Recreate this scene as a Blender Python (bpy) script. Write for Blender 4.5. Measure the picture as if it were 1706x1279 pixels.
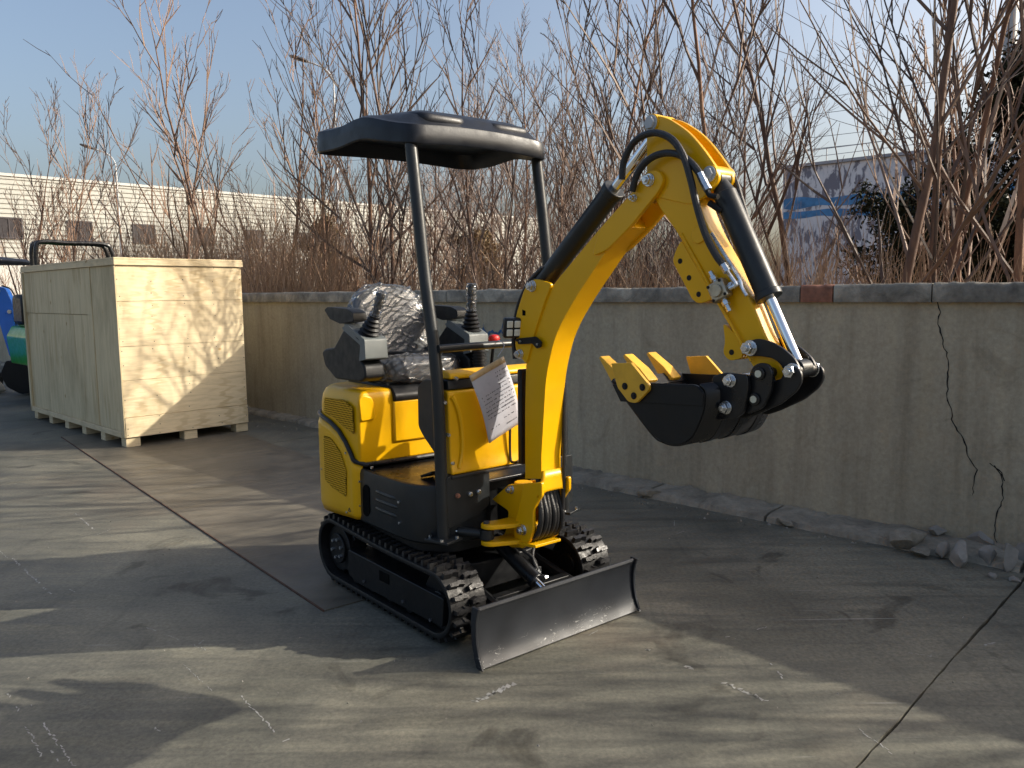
import bpy, bmesh, math, random
from mathutils import Vector, Matrix, noise

# ------------------------------------------------------------------ clear
for o in list(bpy.data.objects):
    bpy.data.objects.remove(o, do_unlink=True)
SC = bpy.context.scene
COL = SC.collection
R = math.radians

# ------------------------------------------------------------------ camera
cam_d = bpy.data.cameras.new('camera')
cam = bpy.data.objects.new('camera', cam_d)
COL.objects.link(cam)
SC.camera = cam
cam_d.sensor_width = 36.0
cam_d.lens = 36.0 * 1330.0 / 1706.0
cam_d.clip_end = 2000.0
cam_d.clip_start = 0.05
PITCH = math.atan((639.5 - 489.0) / 1330.0)
ROLL = R(0.573)
f0 = Vector((0, math.cos(PITCH), -math.sin(PITCH)))
u0 = Vector((0, math.sin(PITCH), math.cos(PITCH)))
r0 = Vector((1, 0, 0))
cr = r0 * math.cos(ROLL) - u0 * math.sin(ROLL)
cu = u0 * math.cos(ROLL) + r0 * math.sin(ROLL)
mw = Matrix((cr, cu, -f0)).transposed().to_4x4()
mw.translation = Vector((0, 0, 1.5))
cam.matrix_world = mw

# ------------------------------------------------------------------ sky, sun, exposure
SUN_AZ, SUN_EL = R(3.0), R(28.0)          # azimuth measured from +X towards +Y
world = bpy.data.worlds.new('World')
SC.world = world
world.use_nodes = True
wn = world.node_tree
for n in list(wn.nodes):
    wn.nodes.remove(n)
w_out = wn.nodes.new('ShaderNodeOutputWorld')
w_bg = wn.nodes.new('ShaderNodeBackground')
w_sky = wn.nodes.new('ShaderNodeTexSky')
w_sky.sky_type = 'NISHITA'
w_sky.sun_disc = False
w_sky.sun_elevation = SUN_EL
w_sky.sun_rotation = R(90.0) - SUN_AZ
w_sky.air_density = 1.0
w_sky.dust_density = 6.0
w_sky.ozone_density = 1.0
w_sky.altitude = 30.0
w_bg.inputs['Strength'].default_value = 0.15
wn.links.new(w_sky.outputs[0], w_bg.inputs[0])
wn.links.new(w_bg.outputs[0], w_out.inputs[0])

sun_d = bpy.data.lights.new('sun', 'SUN')
sun_d.energy = 4.3
sun_d.angle = R(0.5)
sun_d.color = (1.0, 0.93, 0.80)
sun = bpy.data.objects.new('sun', sun_d)
COL.objects.link(sun)
sdir = Vector((math.cos(SUN_EL) * math.cos(SUN_AZ), math.cos(SUN_EL) * math.sin(SUN_AZ), math.sin(SUN_EL)))
sun.rotation_euler = sdir.to_track_quat('Z', 'Y').to_euler()
sun.location = (8, 0, 9)

SC.view_settings.view_transform = 'Standard'
SC.view_settings.look = 'None'
SC.view_settings.exposure = 0.58
SC.view_settings.gamma = 1.0
SC.view_settings.use_curve_mapping = False

# ------------------------------------------------------------------ materials
MATS = {}


def nd(nt, kind, **kw):
    n = nt.nodes.new(kind)
    for k, v in kw.items():
        if k in n.inputs:
            n.inputs[k].default_value = v
        else:
            setattr(n, k, v)
    return n


def new_mat(name):
    m = bpy.data.materials.new(name)
    m.use_nodes = True
    nt = m.node_tree
    bs = nt.nodes['Principled BSDF']
    MATS[name] = m
    return m, nt, bs


def ramp(nt, src, stops):
    r = nt.nodes.new('ShaderNodeValToRGB')
    while len(r.color_ramp.elements) < len(stops):
        r.color_ramp.elements.new(0.5)
    for e, (p, c) in zip(r.color_ramp.elements, stops):
        e.position = p
        e.color = (c[0], c[1], c[2], 1)
    nt.links.new(src, r.inputs[0])
    return r.outputs[0]


def mix(nt, fac, a, b, mode='MIX'):
    m = nt.nodes.new('ShaderNodeMix')
    m.data_type = 'RGBA'
    m.blend_type = mode
    for sock, val in ((m.inputs[0], fac), (m.inputs[6], a), (m.inputs[7], b)):
        if hasattr(val, 'links') or hasattr(val, 'is_linked'):
            nt.links.new(val, sock)
        elif isinstance(val, (int, float)):
            sock.default_value = val
        else:
            sock.default_value = (val[0], val[1], val[2], 1)
    return m.outputs[2]


def coords(nt, scale=(1, 1, 1), rot=(0, 0, 0), kind='Object'):
    t = nt.nodes.new('ShaderNodeTexCoord')
    mp = nt.nodes.new('ShaderNodeMapping')
    mp.inputs['Scale'].default_value = scale
    mp.inputs['Rotation'].default_value = rot
    nt.links.new(t.outputs[kind], mp.inputs[0])
    return mp.outputs[0]


def noise_out(nt, vec, scale, detail=4, rough=0.55, dist=0.0):
    n = nd(nt, 'ShaderNodeTexNoise', Scale=scale, Detail=detail, Roughness=rough, Distortion=dist)
    nt.links.new(vec, n.inputs['Vector'])
    return n.outputs['Fac']


def bump(nt, bs, h, strength=0.2, dist=0.01):
    b = nd(nt, 'ShaderNodeBump', Strength=strength, Distance=dist)
    nt.links.new(h, b.inputs['Height'])
    nt.links.new(b.outputs[0], bs.inputs['Normal'])


def simple(name, col, rough=0.5, metal=0.0, coat=0.0, var=0.12, scale=6.0, bmp=0.0, bscale=60.0, spec=0.5, rvar=0.1, stretch=(1, 1, 1)):
    m, nt, bs = new_mat(name)
    v = coords(nt, stretch)
    n1 = noise_out(nt, v, scale, 5)
    lo = tuple(c * (1 - var) for c in col)
    hi = tuple(min(1, c * (1 + var)) for c in col)
    nt.links.new(ramp(nt, n1, [(0.3, lo), (0.7, hi)]), bs.inputs['Base Color'])
    n2 = noise_out(nt, v, scale * 2.7, 4)
    nt.links.new(ramp(nt, n2, [(0.3, (max(0.02, rough - rvar),) * 3), (0.7, (min(1, rough + rvar),) * 3)]), bs.inputs['Roughness'])
    bs.inputs['Metallic'].default_value = metal
    bs.inputs['Coat Weight'].default_value = coat
    bs.inputs['Coat Roughness'].default_value = 0.12
    bs.inputs['Specular IOR Level'].default_value = spec
    if bmp > 0:
        bump(nt, bs, noise_out(nt, v, bscale, 3), bmp, 0.004)
    return m


simple('yellow_paint', (0.74, 0.39, 0.001), 0.36, coat=0.10, spec=0.3, var=0.05, scale=3.0, bmp=0.06, bscale=28, rvar=0.07)
simple('tooth_yellow', (0.66, 0.36, 0.02), 0.5, var=0.12, scale=14, bmp=0.15, bscale=60)
simple('charcoal_paint', (0.016, 0.0185, 0.0205), 0.38, spec=0.35, var=0.2, scale=8, bmp=0.08, bscale=60, rvar=0.08)
simple('canopy_plastic', (0.008, 0.010, 0.015), 0.42, spec=0.32, var=0.2, scale=5, bmp=0.1, bscale=90, rvar=0.1)
simple('black_paint', (0.0055, 0.006, 0.007), 0.45, spec=0.3, var=0.25, scale=8, bmp=0.1, bscale=50)
simple('black_satin', (0.008, 0.0085, 0.010), 0.33, spec=0.4, var=0.2, scale=6, bmp=0.06, bscale=50)
simple('rubber', (0.008, 0.008, 0.0085), 0.5, spec=0.35, var=0.35, scale=18, bmp=0.35, bscale=70, rvar=0.15)
simple('lug_rubber', (0.011, 0.011, 0.012), 0.4, spec=0.4, var=0.5, scale=22, bmp=0.3, bscale=90, rvar=0.18)
simple('hose_rubber', (0.010, 0.010, 0.011), 0.45, var=0.2, scale=40, bmp=0.5, bscale=180)
simple('chrome', (0.78, 0.79, 0.80), 0.14, metal=1.0, var=0.04, scale=8, rvar=0.05)
simple('zinc', (0.62, 0.64, 0.66), 0.28, metal=1.0, var=0.2, scale=60, bmp=0.1, bscale=120)
simple('valve_metal', (0.42, 0.38, 0.30), 0.42, metal=0.9, var=0.2, scale=40, bmp=0.2)
simple('console_dark', (0.010, 0.011, 0.012), 0.5, spec=0.35, var=0.1, scale=10, bmp=0.25, bscale=260)
simple('console_grey', (0.125, 0.14, 0.14), 0.48, var=0.06, scale=10, bmp=0.2, bscale=260)
simple('seat_vinyl', (0.060, 0.064, 0.068), 0.5, var=0.2, scale=20, bmp=0.2, bscale=80)
simple('red_plastic', (0.62, 0.02, 0.015), 0.35, var=0.08)
simple('cream_dot', (0.55, 0.53, 0.42), 0.5, var=0.08)
simple('lens', (0.75, 0.73, 0.62), 0.12, var=0.1, scale=60, rvar=0.05, coat=1.0)
simple('paper', (0.46, 0.46, 0.51), 0.35, var=0.06, scale=12, coat=0.5, bmp=0.25, bscale=14)
simple('ink', (0.03, 0.03, 0.035), 0.6)
simple('tape', (0.55, 0.40, 0.22), 0.25, var=0.15, coat=0.6)
simple('blue_paint', (0.012, 0.13, 0.55), 0.35, coat=0.3, var=0.06)
simple('green_paint', (0.02, 0.30, 0.035), 0.38, coat=0.3, var=0.08)
simple('cream_steel', (0.55, 0.52, 0.42), 0.5, var=0.15)
simple('white_siding', (0.36, 0.365, 0.34), 0.55, var=0.05, scale=0.6)
simple('siding_trim', (0.44, 0.44, 0.42), 0.5, var=0.05)
simple('window_dark', (0.02, 0.017, 0.022), 0.4, var=0.3, scale=0.8)
simple('window_frame', (0.035, 0.03, 0.035), 0.5)
simple('galvanised', (0.40, 0.42, 0.44), 0.45, var=0.08, scale=3)
simple('lamp_dark', (0.05, 0.05, 0.055), 0.5)
simple('wire', (0.03, 0.03, 0.035), 0.6)
simple('sign_blue', (0.06, 0.22, 0.45), 0.6, var=0.35, scale=3.0)
simple('graffiti_blue', (0.035, 0.10, 0.22), 0.8, var=0.3, scale=20)
simple('scuff', (0.29, 0.285, 0.265), 0.8, var=0.35, scale=22)
simple('crack_dark', (0.012, 0.011, 0.010), 0.95, var=0.3)
simple('void', (0.002, 0.002, 0.002), 0.9, var=0.1, spec=0.1)
simple('stone', (0.25, 0.235, 0.21), 0.9, var=0.35, scale=9, bmp=0.6, bscale=30)
simple('brick_red', (0.24, 0.105, 0.065), 0.9, var=0.35, scale=16, bmp=0.5, bscale=50)
simple('dead_stalk', (0.31, 0.205, 0.13), 0.8, var=0.5, scale=0.9)
simple('twig', (0.135, 0.092, 0.072), 0.7, var=0.4, scale=1.3)
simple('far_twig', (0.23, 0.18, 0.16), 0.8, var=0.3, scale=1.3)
simple('evergreen_leaf', (0.022, 0.025, 0.012), 0.85, spec=0.15, var=0.6, scale=2.2)
simple('brown_leaf', (0.13, 0.085, 0.035), 0.7, var=0.5, scale=2.0)
simple('leaf_litter', (0.16, 0.11, 0.065), 0.9, var=0.5, scale=1.5, bmp=0.5, bscale=9)


def bark():
    m, nt, bs = new_mat('bark')
    v = coords(nt, (1, 1, 0.35))
    a = noise_out(nt, v, 9, 6, 0.6)
    c1 = ramp(nt, a, [(0.25, (0.075, 0.040, 0.030)), (0.55, (0.19, 0.105, 0.065)), (0.8, (0.34, 0.23, 0.14))])
    nt.links.new(c1, bs.inputs['Base Color'])
    bs.inputs['Roughness'].default_value = 0.75
    bump(nt, bs, noise_out(nt, v, 40, 4), 0.5, 0.01)


bark()


def vary(name, lo, hi):
    """every tree has its own tone"""
    nt = MATS[name].node_tree
    bs = nt.nodes['Principled BSDF']
    src = bs.inputs['Base Color'].links[0].from_socket
    oi = nt.nodes.new('ShaderNodeObjectInfo')
    nt.links.new(mix(nt, 1.0, src, ramp(nt, oi.outputs['Random'], [(0.0, lo), (1.0, hi)]), 'MULTIPLY'), bs.inputs['Base Color'])


vary('bark', (0.62, 0.66, 0.72), (1.35, 1.25, 1.1))
vary('twig', (0.6, 0.66, 0.74), (1.5, 1.35, 1.15))
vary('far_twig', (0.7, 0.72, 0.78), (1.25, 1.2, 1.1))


def concrete(name, c_lo, c_mid, c_hi, scale=0.9, streak=None, bstr=0.25, rough=(0.62, 0.9), spots=True, spot=0.8):
    m, nt, bs = new_mat(name)
    v = coords(nt)
    a = noise_out(nt, v, scale, 8, 0.62, 0.4)
    col = ramp(nt, a, [(0.28, c_lo), (0.5, c_mid), (0.74, c_hi)])
    fine = noise_out(nt, v, 38, 6, 0.7)
    col = mix(nt, 0.55, col, ramp(nt, fine, [(0.25, (0.62, 0.62, 0.62)), (0.75, (1.35, 1.35, 1.35))]), 'MULTIPLY')
    if streak:
        sv = coords(nt, streak)
        s = noise_out(nt, sv, 2.2, 6, 0.65)
        col = mix(nt, 0.75, col, ramp(nt, s, [(0.3, (0.70, 0.68, 0.64)), (0.5, (1, 1, 1)), (0.72, (1.18, 1.16, 1.10))]), 'MULTIPLY')
    if spots:
        sp = noise_out(nt, v, 3.1, 5, 0.7, 1.5)
        col = mix(nt, spot, col, ramp(nt, sp, [(0.30, (0.5, 0.48, 0.44)), (0.42, (1, 1, 1)), (1.0, (1, 1, 1))]), 'MULTIPLY')
    nt.links.new(col, bs.inputs['Base Color'])
    nt.links.new(ramp(nt, noise_out(nt, v, scale * 3, 5), [(0.3, (rough[0],) * 3), (0.7, (rough[1],) * 3)]), bs.inputs['Roughness'])
    bump(nt, bs, fine, bstr, 0.006)
    return m


def yard():
    """worn troweled concrete: blotches, sweeping tyre scuffs, oil, pale scratches"""
    m, nt, bs = new_mat('yard_concrete')
    v = coords(nt)
    a = noise_out(nt, v, 0.75, 9, 0.62, 0.5)
    col = ramp(nt, a, [(0.26, (0.060, 0.060, 0.048)), (0.5, (0.124, 0.120, 0.097)), (0.72, (0.216, 0.202, 0.153))])
    fine = noise_out(nt, v, 55, 7, 0.72)
    col = mix(nt, 0.6, col, ramp(nt, fine, [(0.28, (0.42, 0.42, 0.42)), (0.5, (1, 1, 1)), (0.72, (1.6, 1.58, 1.52))]), 'MULTIPLY')
    # trowel and tyre sweeps
    sv = coords(nt, (0.55, 5.5, 1), (0, 0, R(14)))
    s = noise_out(nt, sv, 1.7, 7, 0.66, 0.9)
    col = mix(nt, 0.7, col, ramp(nt, s, [(0.32, (0.58, 0.58, 0.60)), (0.5, (1, 1, 1)), (0.68, (1.35, 1.32, 1.25))]), 'MULTIPLY')
    sv2 = coords(nt, (4.5, 0.5, 1), (0, 0, R(-38)))
    s2 = noise_out(nt, sv2, 1.4, 6, 0.6, 1.4)
    col = mix(nt, 0.5, col, ramp(nt, s2, [(0.30, (0.66, 0.66, 0.68)), (0.46, (1, 1, 1)), (1, (1, 1, 1))]), 'MULTIPLY')
    # oil spots
    sp = noise_out(nt, v, 2.3, 4, 0.6, 1.0)
    col = mix(nt, 0.8, col, ramp(nt, sp, [(0.30, (0.45, 0.44, 0.43)), (0.38, (1, 1, 1)), (1, (1, 1, 1))]), 'MULTIPLY')
    # rusty dust
    rs = noise_out(nt, v, 0.42, 5, 0.6)
    col = mix(nt, ramp(nt, rs, [(0.55, (0, 0, 0)), (0.75, (0.55, 0.55, 0.55))]), col, (0.20, 0.145, 0.10))
    # hairline scratches
    for sc, ro in (((0.9, 26, 1), 38), ((0.7, 30, 1), -21), ((0.8, 34, 1), 77)):
        q = noise_out(nt, coords(nt, sc, (0, 0, R(ro))), 1.3, 3, 0.6, 0.2)
        k = noise_out(nt, v, 1.1 + ro * 0.01, 3)
        f = mix(nt, 1.0, ramp(nt, q, [(0.68, (0, 0, 0)), (0.72, (1, 1, 1))]), ramp(nt, k, [(0.55, (0, 0, 0)), (0.7, (0.7, 0.7, 0.7))]), 'MULTIPLY')
        col = mix(nt, f, col, (0.34, 0.34, 0.33))
    nt.links.new(col, bs.inputs['Base Color'])
    nt.links.new(ramp(nt, s, [(0.3, (0.5,) * 3), (0.7, (0.82,) * 3)]), bs.inputs['Roughness'])
    bs.inputs['Specular IOR Level'].default_value = 0.35
    h = mix(nt, 0.5, fine, s)
    bump(nt, bs, h, 0.22, 0.006)


yard()
concrete('wall_render', (0.275, 0.245, 0.178), (0.355, 0.318, 0.236), (0.43, 0.385, 0.285), 0.8, streak=(3.5, 3.5, 0.28), bstr=0.25, spot=0.35)
concrete('coping_concrete', (0.085, 0.078, 0.063), (0.215, 0.197, 0.160), (0.44, 0.40, 0.32), 5.0, bstr=0.9)
concrete('kerb_concrete', (0.13, 0.115, 0.09), (0.25, 0.226, 0.18), (0.38, 0.345, 0.275), 4.0, bstr=1.0)
concrete('grey_block', (0.16, 0.165, 0.19), (0.34, 0.35, 0.38), (0.42, 0.43, 0.46), 0.5, bstr=0.2)


def peeling():
    m, nt, bs = new_mat('peeling_paint')
    v = coords(nt, (1, 1, 0.55))
    a = noise_out(nt, v, 2.4, 8, 0.62, 1.2)
    b = noise_out(nt, coords(nt, (1.6, 1.6, 0.35)), 2.6, 7, 0.65, 0.6)
    f = mix(nt, 0.5, a, b)
    nt.links.new(ramp(nt, f, [(0.465, (0.20, 0.20, 0.24)), (0.50, (0.66, 0.67, 0.70)), (0.7, (0.80, 0.80, 0.82))]), bs.inputs['Base Color'])
    bs.inputs['Roughness'].default_value = 0.85


peeling()


def steel_plate_mat():
    m, nt, bs = new_mat('plate_steel')
    v = coords(nt)
    a = noise_out(nt, v, 1.1, 8, 0.65, 0.6)
    col = ramp(nt, a, [(0.28, (0.078, 0.070, 0.054)), (0.5, (0.146, 0.129, 0.099)), (0.72, (0.225, 0.196, 0.147))])
    sv = coords(nt, (6, 0.5, 1), (0, 0, R(70)))
    s = noise_out(nt, sv, 1.8, 7, 0.66, 0.7)
    col = mix(nt, 0.8, col, ramp(nt, s, [(0.3, (0.6, 0.6, 0.62)), (0.55, (1, 1, 1)), (0.75, (1.4, 1.35, 1.25))]), 'MULTIPLY')
    nt.links.new(col, bs.inputs['Base Color'])
    nt.links.new(ramp(nt, s, [(0.3, (0.38,) * 3), (0.7, (0.7,) * 3)]), bs.inputs['Roughness'])
    bs.inputs['Metallic'].default_value = 0.25
    bump(nt, bs, noise_out(nt, v, 30, 5), 0.3, 0.005)


steel_plate_mat()
simple('rust_edge', (0.085, 0.040, 0.024), 0.85, var=0.4, scale=14)


def wood(name, tint, grain_scale):
    m, nt, bs = new_mat(name)
    v = coords(nt, grain_scale)
    g = noise_out(nt, v, 2.4, 8, 0.62, 0.8)
    lo = tuple(c * 0.74 for c in tint)
    hi = tuple(min(1, c * 1.14) for c in tint)
    col = ramp(nt, g, [(0.25, lo), (0.5, tint), (0.75, hi)])
    # knots with rings
    kv = coords(nt, tuple(0.30 * s ** 0.35 + 0.55 for s in grain_scale))
    vo = nd(nt, 'ShaderNodeTexVoronoi', Scale=4.6)
    nt.links.new(kv, vo.inputs['Vector'])
    k = ramp(nt, vo.outputs['Distance'], [(0.0, (0.22, 0.12, 0.05)), (0.045, (0.45, 0.30, 0.16)), (0.075, (0.80, 0.66, 0.46)), (0.12, (1, 1, 1))])
    km = noise_out(nt, coords(nt, (1, 1, 1.3)), 2.1, 3)
    col = mix(nt, ramp(nt, km, [(0.44, (0, 0, 0)), (0.52, (0.95, 0.95, 0.95))]), col, mix(nt, 1.0, col, k, 'MULTIPLY'))
    # drying checks and dirt lines along the grain
    ck = noise_out(nt, coords(nt, tuple(q * 2.6 if q > 5 else q * 0.7 for q in grain_scale)), 1.9, 4, 0.6)
    col = mix(nt, 0.9, col, ramp(nt, ck, [(0.27, (0.42, 0.36, 0.28)), (0.34, (1, 1, 1)), (1, (1, 1, 1))]), 'MULTIPLY')
    # cathedral figure
    wv = nd(nt, 'ShaderNodeTexWave', Scale=1.1, Distortion=7.0, Detail=3.0)
    wv.inputs['Detail Scale'].default_value = 1.2
    nt.links.new(v, wv.inputs['Vector'])
    patch = noise_out(nt, coords(nt), 1.6, 2)
    f = mix(nt, 1.0, ramp(nt, wv.outputs['Fac'], [(0.55, (0, 0, 0)), (0.9, (0.55, 0.55, 0.55))]), ramp(nt, patch, [(0.45, (0, 0, 0)), (0.62, (1, 1, 1))]), 'MULTIPLY')
    col = mix(nt, f, col, tuple(c * q for c, q in zip(tint, (0.66, 0.58, 0.45))))
    # weather stain
    st = noise_out(nt, coords(nt, (1.2, 1.2, 0.6)), 1.5, 5, 0.6)
    col = mix(nt, 0.6, col, ramp(nt, st, [(0.34, (0.58, 0.56, 0.50)), (0.5, (1, 1, 1)), (1, (1, 1, 1))]), 'MULTIPLY')
    nt.links.new(col, bs.inputs['Base Color'])
    bs.inputs['Roughness'].default_value = 0.68
    bump(nt, bs, g, 0.15, 0.004)


wood('wood_front', (0.70, 0.57, 0.36), (1.2, 1.2, 14))
wood('wood_side', (0.60, 0.50, 0.31), (13, 13, 0.8))
wood('wood_batten', (0.65, 0.53, 0.335), (1.3, 1.3, 16))


def film():
    m, nt, bs = new_mat('plastic_film')
    nt.nodes.remove(bs)
    out = nt.nodes['Material Output']
    tr = nd(nt, 'ShaderNodeBsdfTransparent')
    gl = nd(nt, 'ShaderNodeBsdfGlossy', Roughness=0.12)
    df = nd(nt, 'ShaderNodeBsdfDiffuse')
    df.inputs['Color'].default_value = (0.75, 0.77, 0.8, 1)
    v = coords(nt)
    folds = []
    for sc_, ro_ in ((7.0, (0.4, 0.9, 0.2)), (5.0, (1.3, 0.2, 1.1)), (9.0, (0.1, 1.9, 0.7))):
        wv = nd(nt, 'ShaderNodeTexWave', Scale=sc_, Distortion=9.0, Detail=2.0)
        wv.inputs['Detail Scale'].default_value = 0.7
        nt.links.new(coords(nt, (1, 1, 1), ro_), wv.inputs['Vector'])
        folds.append(ramp(nt, wv.outputs['Fac'], [(0.80, (0, 0, 0)), (1.0, (1, 1, 1))]))
    h = mix(nt, 0.5, mix(nt, 0.5, folds[0], folds[1]), folds[2])
    b = nd(nt, 'ShaderNodeBump', Strength=0.8, Distance=0.016)
    nt.links.new(h, b.inputs['Height'])
    nt.links.new(b.outputs[0], gl.inputs['Normal'])
    nt.links.new(b.outputs[0], df.inputs['Normal'])
    m1 = nd(nt, 'ShaderNodeMixShader')
    m1.inputs[0].default_value = 0.07
    nt.links.new(tr.outputs[0], m1.inputs[1])
    nt.links.new(df.outputs[0], m1.inputs[2])
    fr = nd(nt, 'ShaderNodeFresnel', IOR=1.30)
    nt.links.new(b.outputs[0], fr.inputs['Normal'])
    m2 = nd(nt, 'ShaderNodeMixShader')
    ad = nd(nt, 'ShaderNodeMath', operation='ADD')
    ad.inputs[1].default_value = 0.04
    nt.links.new(fr.outputs[0], ad.inputs[0])
    nt.links.new(ad.outputs[0], m2.inputs[0])
    nt.links.new(m1.outputs[0], m2.inputs[1])
    nt.links.new(gl.outputs[0], m2.inputs[2])
    nt.links.new(m2.outputs[0], out.inputs[0])


film()


def blade_mat():
    m, nt, bs = new_mat('blade_steel')
    v = coords(nt)
    col = ramp(nt, noise_out(nt, v, 5, 5), [(0.3, (0.012, 0.014, 0.018)), (0.7, (0.020, 0.023, 0.028))])
    sc = noise_out(nt, coords(nt, (1, 0.6, 1.5), (0.5, 0, 0)), 40, 6, 0.75, 1.5)
    pz = nd(nt, 'ShaderNodeSeparateXYZ')
    nt.links.new(v, pz.inputs[0])
    low = nd(nt, 'ShaderNodeMapRange')
    for k, val in zip(('From Min', 'From Max', 'To Min', 'To Max'), (0.0, 0.085, 1.0, 0.0)):
        low.inputs[k].default_value = val
    nt.links.new(pz.outputs[2], low.inputs[0])
    ptch = noise_out(nt, coords(nt, (1, 1, 2)), 4.2, 3)
    f = mix(nt, 1.0, ramp(nt, sc, [(0.60, (0, 0, 0)), (0.635, (1, 1, 1))]), low.outputs[0], 'MULTIPLY')
    f = mix(nt, 1.0, f, ramp(nt, ptch, [(0.46, (0, 0, 0)), (0.56, (1, 1, 1))]), 'MULTIPLY')
    col = mix(nt, f, col, (0.62, 0.62, 0.58))
    nt.links.new(col, bs.inputs['Base Color'])
    bs.inputs['Roughness'].default_value = 0.42
    bs.inputs['Coat Weight'].default_value = 0.08
    bs.inputs['Specular IOR Level'].default_value = 0.35
    bump(nt, bs, noise_out(nt, v, 24, 4), 0.08, 0.004)


blade_mat()

# ------------------------------------------------------------------ mesh helpers


def fillet(poly, r, seg=5):
    """round the corners of a 2D polygon; r is a number or one per corner"""
    out = []
    n = len(poly)
    for i in range(n):
        p0, p1, p2 = Vector(poly[i - 1]), Vector(poly[i]), Vector(poly[(i + 1) % n])
        rr = r[i] if isinstance(r, (list, tuple)) else r
        a, b = p0 - p1, p2 - p1
        la, lb = a.length, b.length
        if rr <= 0 or la < 1e-6 or lb < 1e-6:
            out.append(tuple(p1))
            continue
        a, b = a / la, b / lb
        d = min(rr, la * 0.48, lb * 0.48)
        s, e = p1 + a * d, p1 + b * d
        for k in range(seg + 1):
            t = k / seg
            q = s * (1 - t) ** 2 + p1 * 2 * t * (1 - t) + e * t * t
            out.append(tuple(q))
    return out


class MB:
    def __init__(self):
        self.v, self.f = [], []

    def add(self, vs, fs):
        o = len(self.v)
        self.v += [tuple(p) for p in vs]
        self.f += [tuple(i + o for i in f) for f in fs]
        return self

    def box(self, c, s, rot=None):
        x, y, z = (k / 2 for k in s)
        vs = [Vector(p) for p in ((-x, -y, -z), (x, -y, -z), (x, y, -z), (-x, y, -z), (-x, -y, z), (x, -y, z), (x, y, z), (-x, y, z))]
        if rot is not None:
            m = rot if isinstance(rot, Matrix) else Matrix.Rotation(rot[2], 3, 'Z') @ Matrix.Rotation(rot[1], 3, 'Y') @ Matrix.Rotation(rot[0], 3, 'X')
            vs = [m @ p for p in vs]
        c = Vector(c)
        return self.add([p + c for p in vs], [(0, 3, 2, 1), (4, 5, 6, 7), (0, 1, 5, 4), (1, 2, 6, 5), (2, 3, 7, 6), (3, 0, 4, 7)])

    def prism(self, poly, a0, a1, axis='y'):
        n = len(poly)

        def p3(q, a):
            return (q[0], a, q[1]) if axis == 'y' else ((a, q[0], q[1]) if axis == 'x' else (q[0], q[1], a))
        vs = [p3(q, a0) for q in poly] + [p3(q, a1) for q in poly]
        fs = [tuple(range(n)), tuple(range(2 * n - 1, n - 1, -1))]
        fs += [(i, (i + 1) % n, n + (i + 1) % n, n + i) for i in range(n)]
        return self.add(vs, fs)

    def tube(self, pts, r, n=8, caps=True):
        pts = [Vector(p) for p in pts]
        m = len(pts)
        rs = r if isinstance(r, (list, tuple)) else [r] * m
        d = (pts[1] - pts[0]).normalized()
        up = Vector((0, 0, 1)) if abs(d.z) < 0.9 else Vector((1, 0, 0))
        a = d.cross(up).normalized()
        vs = []
        for i, p in enumerate(pts):
            t = (pts[min(i + 1, m - 1)] - pts[max(i - 1, 0)])
            if t.length < 1e-9:
                t = d
            t.normalize()
            a = (a - t * a.dot(t))
            a.normalize()
            b = t.cross(a)
            for k in range(n):
                an = 2 * math.pi * k / n
                vs.append(p + (a * math.cos(an) + b * math.sin(an)) * rs[i])
        fs = []
        for i in range(m - 1):
            for k in range(n):
                k2 = (k + 1) % n
                fs.append((i * n + k, i * n + k2, (i + 1) * n + k2, (i + 1) * n + k))
        if caps:
            fs.append(tuple(range(n - 1, -1, -1)))
            fs.append(tuple(range((m - 1) * n, m * n)))
        return self.add(vs, fs)

    def cyl(self, p0, p1, r, n=20, r2=None):
        return self.tube([p0, p1], [r, r if r2 is None else r2], n)

    def loft(self, rings, caps=True):
        n = len(rings[0])
        vs = [p for ring in rings for p in ring]
        fs = []
        for i in range(len(rings) - 1):
            for k in range(n):
                k2 = (k + 1) % n
                fs.append((i * n + k, i * n + k2, (i + 1) * n + k2, (i + 1) * n + k))
        if caps:
            fs.append(tuple(range(n - 1, -1, -1)))
            fs.append(tuple(range((len(rings) - 1) * n, len(rings) * n)))
        return self.add(vs, fs)

    def grid(self, fn, nu, nv):
        vs = [fn(i / nu, j / nv) for i in range(nu + 1) for j in range(nv + 1)]
        fs = [(i * (nv + 1) + j, (i + 1) * (nv + 1) + j, (i + 1) * (nv + 1) + j + 1, i * (nv + 1) + j + 1) for i in range(nu) for j in range(nv)]
        return self.add(vs, fs)

    def mesh(self, name, angle=35, fix=True):
        me = bpy.data.meshes.new(name)
        me.from_pydata(self.v, [], self.f)
        if fix:
            bm = bmesh.new()
            bm.from_mesh(me)
            bmesh.ops.recalc_face_normals(bm, faces=bm.faces)
            bm.to_mesh(me)
            bm.free()
        if angle > 0:
            me.polygons.foreach_set('use_smooth', [True] * len(me.polygons))
            me.set_sharp_from_angle(angle=R(angle))
        me.update()
        return me

    def build(self, name, mat, parent=None, bevel=0.0, angle=35, fix=True, solid=0.0, label=None):
        me = self.mesh(name, angle, fix)
        return link(name, me, mat, parent, bevel, solid, label)


def link(name, me, mat=None, parent=None, bevel=0.0, solid=0.0, label=None):
    o = bpy.data.objects.new(name, me)
    COL.objects.link(o)
    if mat and len(me.materials) == 0:
        me.materials.append(MATS[mat])
    if parent:
        o.parent = parent
    if solid:
        s = o.modifiers.new('thick', 'SOLIDIFY')
        s.thickness = solid
        s.offset = 0
    if bevel:
        b = o.modifiers.new('edge', 'BEVEL')
        b.width = bevel
        b.segments = 2
        b.limit_method = 'ANGLE'
        b.angle_limit = R(40)
        b.harden_normals = False
    if label:
        o['label'] = label
    return o


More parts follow.
